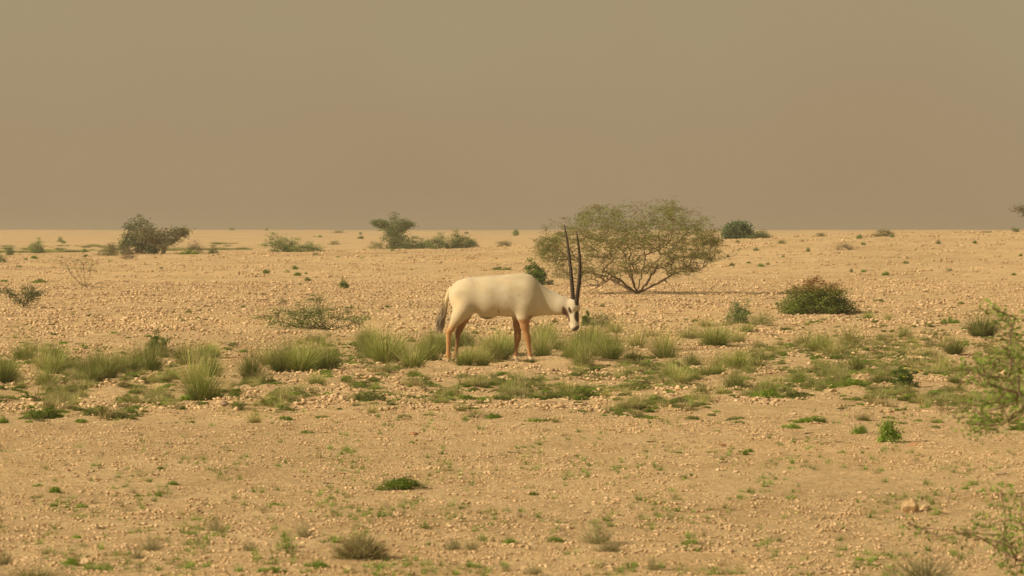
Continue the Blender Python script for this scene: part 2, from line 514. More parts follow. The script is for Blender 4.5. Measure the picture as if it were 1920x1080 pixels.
def dome_targets(n, rng, rx=.46, h=.97, lowcut=.08, shell=.55, ragged=.16):
    d = rng.normal(0, 1, (n, 3)); d[:, 2] = np.abs(d[:, 2]) + lowcut; d /= np.linalg.norm(d, axis=1)[:, None]
    az = np.arctan2(d[:, 1], d[:, 0])
    rag = 1 + ragged * np.sin(az * 3 + rng.random() * 6) * np.cos(d[:, 2] * 5 + rng.random() * 6) + rng.normal(0, .06, n)
    rr = (shell + (1 - shell) * rng.random(n)) * rag
    return np.stack([d[:, 0] * rx * rr, d[:, 1] * rx * rr, d[:, 2] * h * rr], -1)

def mk_shrub(seed, ntarget=46, nleaf=2600, leaf=.055, col=(.09, .13, .03), top=None, scat=.055, bark=(.20, .15, .09), shell=.5, aspect=.5, r_tip=.006, rx=.46, upish=0.1, ragged=.16, thorny=False):
    rng = np.random.default_rng(seed)
    T = dome_targets(ntarget, rng, rx=rx, shell=shell, ragged=ragged)
    N, par, rad, A, B, ra, rb, tips = grow((0, 0, -.02), T, rng, step=.12, r_tip=r_tip)
    vs = tubes(A, B, ra, rb, bark, 3, rng=rng)
    inner = np.linalg.norm(N, axis=1) > .28
    pick = np.concatenate([np.repeat(tips, 4), np.nonzero(inner)[0]])
    k = rng.choice(pick, nleaf)
    P = N[k] + rng.normal(0, scat, (nleaf, 3)); P[:, 2] = np.abs(P[:, 2])
    c = np.array(col)[None] * (0.8 + .5 * rng.random((len(N), 1))[k])
    if top is not None:
        w = sstep(.55, .9, P[:, 2] + rng.normal(0, .08, nleaf))[:, None] * .85
        c = c * (1 - w) + np.array(top) * w
    vl = leaves_at(P, rng, leaf, c, .25, upish, aspect)
    return mesh_from('stems', vs[0], vs[1], M_BARK, vs[2]), mesh_from('foliage', vl[0], vl[1], M_LEAF, vl[2])

def mk_dry(seed, n=150, col=(.27, .22, .11)):
    """hemispherical bush of thin dry twigs"""
    rng = np.random.default_rng(seed)
    A, B, ra, rb = [], [], [], []
    for i in range(n):
        d = rng.normal(0, 1, 3); d[2] = abs(d[2]) * .9 + .12; d /= np.linalg.norm(d)
        p = np.array([0, 0, 0.]) + rng.normal(0, .02, 3); L = rng.uniform(.75, 1.0)
        for s in range(4):
            q = p + d * np.array([.58, .58, 1.0]) * L / 4 + rng.normal(0, .012, 3)
            A.append(p); B.append(q); ra.append(.007 - s * .001); rb.append(.006 - s * .001)
            if s > 0:
                for _ in range(3):
                    e = d + rng.normal(0, .38, 3); e /= np.linalg.norm(e)
                    q2 = p + e * np.array([.5, .5, 1]) * L * rng.uniform(.15, .3)
                    q2[2] = abs(q2[2])
                    A.append(p); B.append(q2); ra.append(.004); rb.append(.002)
            p = q
    return A, B, ra, rb, rng

def mk_dry_mesh(seed, n=340, col=(.34, .29, .14), leaf=(.27, .27, .09), nleaf=2400):
    A, B, ra, rb, rng = mk_dry(seed, n)
    v = tubes(A, B, ra, rb, col, 3, .3, rng=rng)
    B = np.array(B); k = rng.integers(0, len(B), nleaf)
    vl = leaves_at(B[k] + rng.normal(0, .02, (nleaf, 3)), rng, .035, leaf, .3)
    return mesh_from('twigs', v[0], v[1], M_BARK, v[2]), mesh_from('leaves', vl[0], vl[1], M_LEAF, vl[2])

SHRUB = {
    'leafy': [mk_shrub(300 + i, 60, 3800, col=(.12, .19, .03), leaf=.065) for i in range(3)],
    'bushlet': [mk_shrub(310 + i, 60, 2400, .085, (.17, .26, .035), scat=.09, rx=.5) for i in range(3)],
    'far': [mk_shrub(320 + i, 60, 3000, .06, (.175, .23, .08), scat=.075, ragged=.25, shell=.35, r_tip=.004) for i in range(4)],  # far kinds: leaf colour lightened to stand in for thicker haze
    'farpale': [mk_shrub(330 + i, 60, 2400, .05, (.19, .20, .075), scat=.085, ragged=.25, shell=.35, r_tip=.004) for i in range(2)],
    'farbrown': [mk_shrub(340 + i, 110, 1500, .04, (.20, .165, .10), scat=.06, bark=(.24, .18, .12), r_tip=.006, shell=.35) for i in range(2)],
    'olive': [mk_shrub(350 + i, 50, 2200, .05, (.21, .235, .075), scat=.085, shell=.4, r_tip=.004) for i in range(2)],
    'dark': [mk_shrub(360, 260, 20000, .034, (.125, .165, .03), top=(.27, .13, .055), scat=.05, shell=.5, ragged=.16)],
}
DRY = [mk_dry_mesh(400 + i) for i in range(2)]
DRYG = [mk_dry_mesh(410 + i, 100, (.33, .29, .16), (.29, .32, .11), 900) for i in range(2)]

def plant(kind, px, py, w, h, label, cat='bush', group=None, name=None, i=None, depth=1.0):
    x, y, z, mpp = at(px, py)
    if kind in ('grass', 'wispy'): w, h = w * 1.1, h * 1.0
    if kind in ('dry', 'drygreen'): w, h = w * 1.15, h * 1.12
    W, H = w * mpp, h * mpp
    rz = RNG.uniform(0, 6.28) if depth == 1.0 else 0
    single = {'grass': GRASS, 'wispy': WISPY, 'sprig': SPRIG, 'drysprig': DRYSPRIG, 'mat': MATS, 'dullmat': DULLMATS}
    s = (W, W * depth, H)
    loc = (x, y, z - .01)
    if kind in single:
        L = single[kind]
        o = link(name or {'grass': 'grass_tuft', 'wispy': 'grass_tuft', 'sprig': 'herb', 'drysprig': 'dry_herb', 'mat': 'low_herb', 'dullmat': 'low_herb'}[kind],
                 L[(i if i is not None else int(RNG.integers(0, 99))) % len(L)], None, loc, rz, s)
        return tag(o, label, cat, group)
    forms = {'dry': DRY, 'drygreen': DRYG}.get(kind) or SHRUB[kind]
    a, b = forms[(i if i is not None else int(RNG.integers(0, 99))) % len(forms)]
    o = link(name or {'dry': 'dry_bush', 'drygreen': 'dry_bush'}.get(kind, 'shrub'), None, None, loc, rz, s)
    link('stems', a, o); link('foliage', b, o)
    return tag(o, label, cat, group)

# ------------------------------------------------------------------ the big thorn tree right of the oryx
def tree_object(name, loc, skel, leaf, label, cat='tree', group=None, sides=5, bark=(.17, .13, .085)):
    N, par, rad, A, B, ra, rb, tips = skel
    rng = np.random.default_rng(5)
    thick = ra > np.percentile(ra, 80)
    t1 = tubes(A[thick], B[thick], ra[thick], rb[thick], bark, sides, .12, rng)
    t2 = tubes(A[~thick], B[~thick], ra[~thick], rb[~thick], np.array(bark) * 1.15, 3, .2, rng)
    o = link(name, None, None, loc)
    tr = link('trunk', mesh_from('trunk', t1[0], t1[1], M_BARK, t1[2], smooth=True), o)
    link('twigs', mesh_from('twigs', t2[0], t2[1], M_BARK, t2[2]), o)
    link('crown', mesh_from('crown', leaf[0], leaf[1], M_LEAF, leaf[2]), o)
    return tag(o, label, cat, group)

def spray_leaves(N, idx, n, rng, sx, sz, size, col, colj=.3, aspect=.45):
    k = rng.choice(idx, n)
    P = N[k] + rng.normal(0, 1, (n, 3)) * np.array([sx, sx, sz])
    clump = 0.75 + .55 * vnoise(P[:, 0] * 2.2 + 50, P[:, 2] * 3 + P[:, 1] * 1.7, 5) + .25
    return leaves_at(P, rng, size, np.array(col)[None] * clump[:, None], colj, .55, aspect)

def main_tree():
    rng = np.random.default_rng(77)
    x, y, z, mpp = at(1194, 552)
    def L(px, py, dy=0.0): return np.array([(px - 1194) * mpp, dy, (552 - py) * mpp])
    # outline of the crown: upper and lower edge per column, in metres
    ux = np.array([1000, 1030, 1060, 1090, 1120, 1160, 1200, 1235, 1270, 1310, 1340, 1360])
    uy = np.array([446, 428, 414, 400, 391, 386, 388, 382, 390, 402, 430, 462])
    ly = np.array([470, 512, 534, 542, 540, 528, 515, 514, 524, 512, 484, 465])
    T = []
    while len(T) < 1500:
        px = rng.uniform(1010, 1346)
        a, b = np.interp(px, ux, uy) + 34 * vnoise(np.array([px / 13.]), np.array([3.3]), 12)[0] + 30 * vnoise(np.array([px / 38.]), np.array([7.3]), 14)[0] + 4, np.interp(px, ux, ly)
        py = a + (b - a) * rng.random() ** .95
        ry = 1.55 * math.sqrt(max(.05, 1 - ((px - 1185) / 185) ** 2))
        dy = rng.uniform(-1, 1) * ry
        py += abs(dy / 1.55) ** 2 * (12 if py < 450 else -10)
        if vnoise(np.array([px / 22.]), np.array([py / 13. + dy * 1.3]), 31)[0] < -.26: continue
        if (px - 1213) ** 2 / 24 ** 2 + (py - 478) ** 2 / 9 ** 2 < 1: continue
        T.append(L(px, py, dy))
    for px, py, dy in ((1224, 378, .1), (1250, 392, .0), (1168, 389, -.2), (1124, 386, .3), (1316, 400, 0), (1332, 412, .2), (1058, 425, .3), (1022, 428, -.2), (1385, 468, 0), (1360, 482, .3),
                       (1090, 540, -.4), (1105, 545, -.6), (1120, 535, -.5), (1080, 548, .2), (1150, 540, -.3), (1045, 520, -.3), (1300, 535, -.3), (1318, 540, .2), (1340, 548, 0), (1260, 542, .3)):
        T.append(L(px, py, dy))
    for k in range(75):
        px = rng.uniform(1012, 1350)
        T.append(L(px, np.interp(px, ux, uy) - rng.uniform(2, 16) + 6, rng.uniform(-.5, .5)))
    st = []
    for tx, ty, dy, mx, my in ((1130, 508, -.3, 1165, 524), (1085, 500, .3, 1140, 518), (1160, 470, .4, 1182, 515), (1210, 480, .1, 1203, 520), (1235, 495, -.3, 1216, 525), (1255, 470, .3, 1228, 518), (1180, 500, -.5, 1188, 528), (1290, 500, .1, 1240, 528)):
        a, m_, b = L(1194, 552), L(mx, my, dy * .5), L(tx, ty, dy)
        ch = []
        for s in range(1, 12):
            u = s / 11
            ch.append((1 - u) ** 2 * a + 2 * u * (1 - u) * m_ + u * u * b + rng.normal(0, .012, 3))
        st.append(ch)
    sk = grow((0, 0, -.03), T, rng, step=.09, starts=st, r_tip=.0030, power=2.33, wob=.3)
    N = sk[0]; rad = sk[2]
    thin = np.nonzero((rad < .012) & (N[:, 2] > .35))[0]
    low = N[thin][:, 2] < .75
    top = (552 - np.interp(N[thin][:, 0] / mpp + 1194, ux, uy)) * mpp - .04
    p = np.where(low, .6, 1.0) * np.where(N[thin][:, 2] > top + .02, .28, 1.0); 
    idx = rng.choice(thin, 9000, p=p / p.sum())
    lf = spray_leaves(N, idx, 27000, rng, .085, .022, .078, (.150, .168, .045), .35, .15)
    lf2 = spray_leaves(N, idx, 8000, rng, .10, .045, .07, (.21, .19, .08), .35, .13)
    o = tree_object('thorn_tree', (x, y, z), sk, join(lf, lf2), 'wide spreading olive green thorn tree on several stems behind the oryx head', sides=6, bark=(.20, .14, .085))
    o.name = 'acacia_tree'
main_tree()

def small_tree(px, py, w, h, label, seed, kind='bush', col=(.175, .23, .085), nleaf=4000, ntar=150, name='acacia_tree', group='far trees along the desert horizon', cat='tree', leafsize=.11, bark=(.18, .13, .09), r_tip=.012):
    rng = np.random.default_rng(seed)
    x, y, z, mpp = at(px, py)
    W, H = w * mpp, h * mpp
    T = []
    while len(T) < ntar:
        if kind == 'umbrella':
            u = rng.uniform(-1, 1); zz = rng.uniform(.34 + .40 * abs(u), .90 - .12 * u * u)
            if rng.random() < .04: u *= .15; zz = 1.08
        elif kind == 'vase':
            u = rng.uniform(-1, 1); lo = .15 + .5 * abs(u); zz = rng.uniform(lo, .92 - .1 * rng.random())
        else:
            u = rng.uniform(-1, 1); zz = rng.uniform(.03, 1) * math.sqrt(max(0.02, 1 - u * u)) * (1 if abs(u) > .25 else rng.uniform(.8, 1.0))
        v = rng.uniform(-1, 1) * math.sqrt(max(.05, 1 - u * u)); rg = 1 + .55 * float(vnoise(np.array([u * 3.2 + seed]), np.array([v * 1.5]), seed)[0]); zz *= min(1.12, rg); u *= rg ** .5
        T.append((u * W / 2, v * W / 2, zz * H))
    sk = grow((0, 0, -.03), T, rng, step=.16, r_tip=r_tip, power=2.3)
    N = sk[0]
    idx = np.nonzero((sk[2] < r_tip * 2.6) & (N[:, 2] > (.04 if kind == 'bush' else .2) * H))[0]
    lf = spray_leaves(N, idx, nleaf, rng, .14, .06, leafsize, col, .3)
    o = tree_object(name, (x, y, z), sk, lf, label, cat, group, sides=5, bark=bark)
    return o

small_tree(262, 477, 62, 66, 'dark green thorn tree on the left horizon beside a bare brown one', 1, 'bush')
small_tree(302, 477, 84, 50, 'bare brown vase shaped tree right of the dark green tree', 2, 'vase', (.19, .185, .095), 3600, 330, 'bare_tree', bark=(.24, .20, .14), r_tip=.009)
small_tree(738, 466, 64, 56, 'small umbrella shaped tree standing over low shrubs on the horizon', 3, 'umbrella', nleaf=3600)
small_tree(1384, 448, 46, 30, 'dark rounded bush tree on the ridge right of the big thorn tree', 4, 'bush', (.12, .18, .08), 5200)
small_tree(1948, 437, 84, 54, 'tree on the right horizon of which only the crown edge shows', 6, 'umbrella', (.20, .20, .11), 900)

# ------------------------------------------------------------------ far and middle shrubs
FG = 'low shrubs beyond the stony rise'
for k, px, py, w, h, lab in (
    ('farpale', 206, 481, 44, 32, 'pale green shrub left of the dark tree on the left horizon'),
    ('farbrown', 240, 487, 44, 28, 'grey brown rounded shrub in front of the dark left tree'),
    ('farbrown', 364, 475, 44, 26, 'grey twiggy shrub just right of the bare brown tree'),
    ('mat', 356, 477, 34, 9, 'bright green mat at the foot of the grey twiggy shrub'),
    ('far', 398, 476, 22, 13, 'small green bush right of the grey twiggy shrub'),
    ('far', 19, 479, 20, 15, 'small dark bush second from the left edge on the far plain'),
    ('far', 2, 493, 24, 18, 'dark bush cut by the left edge of the view'),
    ('far', 70, 475, 34, 27, 'peaked green bush between the left edge and the far trees'),
    ('far', 113, 454, 14, 10, 'tiny dark bush high on the far left plain'),
    ('far', 435, 432, 13, 6, 'tiny dark bush on the skyline above the left shrubs'),
    ('far', 500, 432, 8, 5, 'speck of a bush on the skyline left of the long shrub'),
    ('far', 530, 473, 74, 33, 'tall left half of the long low shrub on the left plain'),
    ('far', 578, 473, 72, 18, 'flat right half of the long low shrub on the left plain'),
    ('farpale', 627, 459, 22, 10, 'small pale bush right of the long low shrub'),
    ('farpale', 635, 437, 24, 7, 'low pale bush near the skyline above the long shrub'),
    ('far', 676, 440, 8, 6, 'dark speck of a bush left of the umbrella tree'),
    ('farpale', 705, 467, 34, 18, 'pale shrub at the left foot of the umbrella tree'),
    ('far', 744, 467, 64, 38, 'greyish shrub under the umbrella tree'),
    ('far', 782, 467, 62, 22, 'green shrub right after the umbrella tree in the shrub row'),
    ('far', 824, 467, 58, 28, 'middle green shrub of the row right of the umbrella tree'),
    ('far', 862, 466, 52, 32, 'taller green shrub near the right end of the shrub row'),
    ('far', 886, 464, 28, 16, 'small last shrub at the right end of the shrub row'),
    ('farpale', 946, 462, 38, 12, 'pale low shrub above the back of the oryx'),
    ('bushlet', 967, 442, 12, 12, 'tiny upright bush near the skyline above the oryx'),
    ('far', 1425, 447, 56, 15, 'flat dark shrub right of the rounded bush tree'),
    ('farpale', 1538, 444, 26, 10, 'low pale shrub on the ridge above the dark bush'),
    ('farpale', 1656, 444, 50, 17, 'pale spreading shrub on the skyline of the right ridge'),
    ('farbrown', 1585, 469, 52, 18, 'brown leafless cushion bush on the right slope'),
    ('far', 1613, 445, 12, 7, 'tiny dark bush left of the pale skyline shrub'),
    ('far', 1673, 446, 12, 6, 'tiny dark bush at the foot of the pale skyline shrub'),
    ('far', 1515, 473, 12, 8, 'tiny dark bush left of the brown cushion bush'),
    ('far', 1417, 471, 13, 8, 'tiny dark bush below the flat ridge shrub'),
    ('far', 1596, 512, 9, 7, 'tiny dark bush above the large brown topped bush'),
    ('far', 1760, 459, 12, 8, 'tiny dark bush high on the right slope'),
    ('far', 1781, 510, 15, 8, 'small dark bush halfway up the right slope'),
    ('far', 1904, 435, 18, 9, 'dark bush on the skyline at the right edge'),
    ('far', 1365, 484, 11, 6, 'tiny dark bush right of the thorn tree crown'),
    ('far', 1440, 497, 8, 5, 'tiny speck of a bush right of the thorn tree'),
    ('farpale', 1850, 437, 26, 4, 'low pale shrub flat on the right skyline'),
    ('farpale', 1465, 458, 24, 8, 'low pale shrub below the flat ridge shrub'),
):
    plant(k, px, py, w, h, lab, 'bush', FG)

def place_words(px, py):
    if py > 780:
        a = ('touching the bottom edge' if py > 1040 else 'low in the foreground' if py > 960 else 'halfway down the bare foreground' if py > 870 else 'high on the bare ground') 
        b = ('at far left', 'left of the green cushion plant', 'around the middle', 'right of the middle', 'below the bright leafy bush', 'near the right edge')[int(min(5, max(0, (px + 10) // 325)))]
    else:
        a = ('on the far slope' if py < 530 else 'in the back of the grassy band' if py < 660 else 'in the middle of the grassy band' if py < 705 else 'along the front of the grassy band')
        b = ('at far left', 'left of the oryx', 'just beside the oryx', 'below the big thorn tree', 'near the dark bush', 'near the right edge')[int(min(5, max(0, (px + 10) // 325)))]
    return a + ' ' + b
rngx = np.random.default_rng(91)
for i in range(70):
    px = float(rngx.uniform(-20, 1940)); py = float(rngx.uniform(436, 520))
    if 990 < px < 1370 or (1457 < px < 1610 and py > 500): continue
    s = 5 + 7 * rngx.random() * ((py - 425) / 90) ** .4
    plant('bushlet' if i % 3 else 'drysprig', px, py, s * 1.3, s * .7, ('tiny' if s < 7.5 else 'small') + (' green' if i % 3 else ' dry') + ' scrub plant ' + place_words(px, py), 'small plant', 'tiny scrub plants over the far plain')

# shrubs of the middle ground
plant('leafy', 1003, 536, 68, 46, 'dark green shrub just behind the withers of the oryx')
plant('mat', 940, 507, 36, 9, 'small green patch plant above the rump of the oryx', 'small plant')
plant('bushlet', 645, 543, 19, 17, 'round bright green bushlet alone on the stony rise', 'small plant')
plant('bushlet', 558, 518, 15, 9, 'small green plant above and left of the round bushlet', 'small plant')
plant('bushlet', 577, 528, 13, 8, 'small green plant halfway between two others on the rise', 'small plant')
plant('sprig', 678, 486, 12, 7, 'small green plant below the far umbrella tree', 'small plant')
plant('mat', 72, 532, 36, 11, 'bright green low patch near the left edge', 'small plant')
plant('mat', 8, 530, 18, 6, 'flat green patch touching the left edge above the thorn sapling', 'small plant')
plant('farbrown', 530, 573, 27, 17, 'brown dead cushion bush above the low thorn shrub')
plant('dark', 1533, 591, 150, 70, 'large dark green dome bush with a rusty brown top')
plant('far', 1386, 609, 62, 46, 'upright deep green shrub left of the large dark bush')
plant('olive', 1430, 612, 60, 30, 'grey green shrub touching the upright deep green shrub')
plant('leafy', 295, 672, 58, 46, 'dark green leafy shrub behind the left grass clump')
plant('olive', 1126, 618, 62, 34, 'olive shrub just right of the muzzle of the oryx')
plant('leafy', 1100, 612, 26, 26, 'dark little shrub between muzzle and olive shrub')
plant('bushlet', 1668, 830, 50, 46, 'bright green leafy bush alone on the right foreground')
plant('bushlet', 1612, 814, 30, 20, 'small green bush left of the bright leafy bush', 'small plant')
plant('mat', 1484, 804, 38, 13, 'low dull green plant well left of the bright leafy bush', 'small plant')
plant('mat', 751, 918, 84, 26, 'vivid green cushion plant in the middle foreground', 'small plant', i=1)
plant('dry', 676, 1054, 98, 52, 'round dry olive brown twig bush at the bottom centre left', 'bush', i=0)
plant('drygreen', 280, 1036, 46, 34, 'small grey green twig bush in the lower left', 'bush')
plant('drygreen', 254, 1050, 32, 22, 'smaller twig bush in front of the lower left one', 'bush')
plant('drygreen', 406, 1000, 38, 34, 'thin grey dry bush between the lower left bushes and the round one', 'bush')
plant('drygreen', 570, 1008, 32, 34, 'thin pale dry bush behind the round twig bush', 'bush')
plant('drygreen', 1118, 1020, 66, 46, 'loose grey green twig bush right of the bottom centre', 'bush')
plant('drygreen', 1140, 1034, 48, 30, 'low twig bush joined to the loose grey green one', 'bush')
plant('drygreen', 1738, 1098, 130, 56, 'wide dry bush cut by the bottom edge on the right', 'bush')
plant('drygreen', 1225, 1074, 28, 30, 'little grey bush at the bottom edge right of centre', 'bush')
plant('drygreen', 468, 1042, 28, 26, 'little green grey bush left of the round twig bush', 'bush')
plant('drygreen', 848, 1034, 34, 26, 'thin green bush well right of the round twig bush', 'bush')
plant('drygreen', 884, 1036, 30, 26, 'thin green bush second right of the round twig bush', 'bush')
plant('drygreen', 1000, 1078, 34, 26, 'small twig bush on the bottom edge near the centre', 'bush')
plant('drygreen', 6, 1062, 36, 40, 'thin dry bush in the bottom left corner', 'bush')
plant('sprig', 1510, 1053, 22, 20, 'small green sprout near the bottom right of centre', 'small plant')
plant('drysprig', 600, 860, 26, 26, 'thin dry grass sprout above the green cushion plant', 'small plant')

# thorn shrub with long flat green branches, left of the oryx
def spread_shrub(name, px, py, label, pts, seed, nleaf, leafsize, col, extra=40, bark=(.15, .11, .07), r_tip=.003, cat='bush', sx=.03, sz=.02, fan=()):
    rng = np.random.default_rng(seed)
    x, y, z, mpp = at(px, py)
    T = [((a - px) * mpp, dy, max(.015, (py - b) * mpp)) for a, b, dy in pts]
    base = list(T)
    for i in range(extra):
        t = base[rng.integers(0, len(base))]
        T.append((t[0] + rng.normal(0, .05 * 2), t[1] + rng.normal(0, .1), max(.01, t[2] + rng.normal(0, .025))))
    st = []
    for fx, fy in fan:
        e = np.array([(fx - px) * mpp, rng.uniform(-.15, .15), (py - fy) * mpp])
        st.append([e * (k / 10.) + np.array([0, 0, -.18 * e[2] * math.sin(math.pi * k / 10.)]) + rng.normal(0, .01, 3) for k in range(1, 11)])
    sk = grow((0, 0, -.02), T, rng, step=.06, starts=st, r_tip=r_tip, power=2.3, wob=.2)
    N = sk[0]
    idx = np.nonzero(sk[2] < r_tip * 3)[0]
    lf = spray_leaves(N, idx, nleaf, rng, sx, sz, leafsize, col, .3)
    o = link(name, None, None, (x, y, z))
    _, _, _, A, B, ra, rb, _ = sk
    t = tubes(A, B, ra, rb, bark, 4, .2, rng)
    link('stems', mesh_from('stems', t[0], t[1], M_BARK, t[2]), o)
    link('foliage', mesh_from('foliage', lf[0], lf[1], M_LEAF, lf[2]), o)
    return tag(o, label, cat)

spread_shrub('thorn_shrub', 612, 620, 'low sprawling thorn shrub with flat green branches left of the oryx',
             [(500, 612, .1), (515, 605, -.1), (530, 610, .2), (540, 598, 0), (552, 590, .1), (560, 602, -.2), (575, 585, 0), (585, 580, .2), (592, 565, .1), (590, 558, 0), (600, 598, -.1),
              (520, 590, .3), (535, 585, .2), (610, 582, .3), (625, 592, 0), (640, 600, .1), (650, 580, .2), (665, 597, 0), (682, 598, .1), (672, 606, -.1), (560, 614, -.3), (580, 606, -.2), (545, 613, 0), (505, 598, .2), (600, 590, .4), (570, 596, .3)],
             501, 6000, .026, (.20, .28, .065), 120, r_tip=.0024, sx=.065, sz=.020, fan=[(520, 606), (545, 595), (575, 585), (600, 575), (640, 596), (675, 602), (592, 562)])
spread_shrub('thorn_sapling', 42, 580, 'small green thorn sapling near the left edge',
             [(18, 548, 0), (30, 556, .1), (46, 540, 0), (60, 545, .1), (66, 552, 0), (50, 552, -.1), (36, 566, .1), (55, 560, 0), (48, 572, .1)],
             502, 1800, .035, (.13, .18, .05), 30, sx=.06, sz=.03)
spread_shrub('bare_shrub', 163, 541, 'leafless brown twig shrub on the left of the stony rise',
             [(108, 492, 0), (112, 500, 0), (118, 488, .1), (125, 492, .1), (134, 486, -.1), (140, 494, -.1), (148, 490, 0), (155, 498, .1), (163, 488, .1), (172, 492, 0), (178, 498, .1), (126, 505, 0), (150, 508, .2), (168, 506, 0), (120, 496, .2), (180, 536, 0), (145, 500, .2), (175, 510, -.2)],
             503, 900, .03, (.21, .20, .08), 60, bark=(.26, .19, .11), r_tip=.0028, sx=.07, sz=.03,
             fan=[(120, 497), (138, 492), (155, 495), (172, 495), (130, 510)])
spread_shrub('bent_stick', 668, 624, 'bent dark stick standing right of the sprawling thorn shrub', [(668, 608, 0), (655, 598, .05), (660, 603, .02)], 504, 4, .02, (.1, .1, .04), 2, bark=(.07, .05, .04), cat='stick')

# near shrub at the right edge, in front of the focus
def near_shrub():
    d = 13.2; mpp = d / F_PX
    x0 = 2.75; z0 = Z(x0, d)
    def W(px, py, dy=0.0):
        return np.array([(px - 960) * mpp - x0, dy, CAM_H - (py - 432) * mpp - z0])
    rng = np.random.default_rng(600)
    T = []
    for px, py, n, sx, sy in ((1855, 715, 14, 34, 26), (1900, 660, 12, 22, 34), (1850, 782, 15, 42, 16), (1900, 760, 14, 24, 30), (1812, 798, 4, 14, 6), (1880, 590, 4, 22, 8), (1912, 620, 4, 12, 18), (1858, 680, 4, 6, 14),
                              (1885, 1020, 9, 24, 12), (1908, 985, 9, 12, 10), (1825, 1005, 3, 16, 8), (1715, 990, 4, 14, 12), (1915, 1060, 4, 12, 12), (1905, 925, 3, 12, 8), (1830, 700, 3, 14, 8)):
        for i in range(n):
            T.append(W(px + rng.normal(0, sx * .6), py + rng.normal(0, sy * .6), rng.uniform(-.35, .35)))
    for i in range(150):
        a = rng.uniform(0, 6.28); r = math.sqrt(rng.random()) * .85
        T.append(np.array([r * math.cos(a) * .8 + .1, r * math.sin(a), rng.uniform(.2, 1.15) * math.sqrt(1.02 - (r / .85) ** 2 * .8)]))
    st = [[(-.1, 0, .15), (-.3, .05, .32), (-.5, .05, .45), (-.66, 0, .6), (-.8, 0, .72), (-.87, .02, .85), (-.89, .05, 1.0), (-.88, 0, 1.15)], [(-.3, -.05, .05), (-.6, -.1, .10), (-.88, -.1, .16), (-.89, -.1, .28)], [(-.86, .1, .5), (-.9, .1, .6)]]
    sk = grow((0, 0, -.02), T, rng, step=.06, starts=st, r_tip=.0020, power=2.9, wob=.35)
    N = sk[0]; idx = np.concatenate([np.repeat(sk[7], 5), np.nonzero(sk[2] < .0045)[0]])
    lf = spray_leaves(N, idx, 6200, rng, .030, .022, .017, (.135, .195, .034), .35, .55)
    o = link('leafy_shrub', None, None, (x0, d, z0))
    _, _, _, A, B, ra, rb, _ = sk
    t = tubes(A, B, ra, rb, (.20, .14, .09), 4, .2, rng)
    link('stems', mesh_from('stems', t[0], t[1], M_BARK, t[2]), o)
    link('foliage', mesh_from('foliage', lf[0], lf[1], M_LEAF, lf[2]), o)
    tag(o, 'blurred bright green leafy shrub reaching in from the right edge', 'bush')
near_shrub()

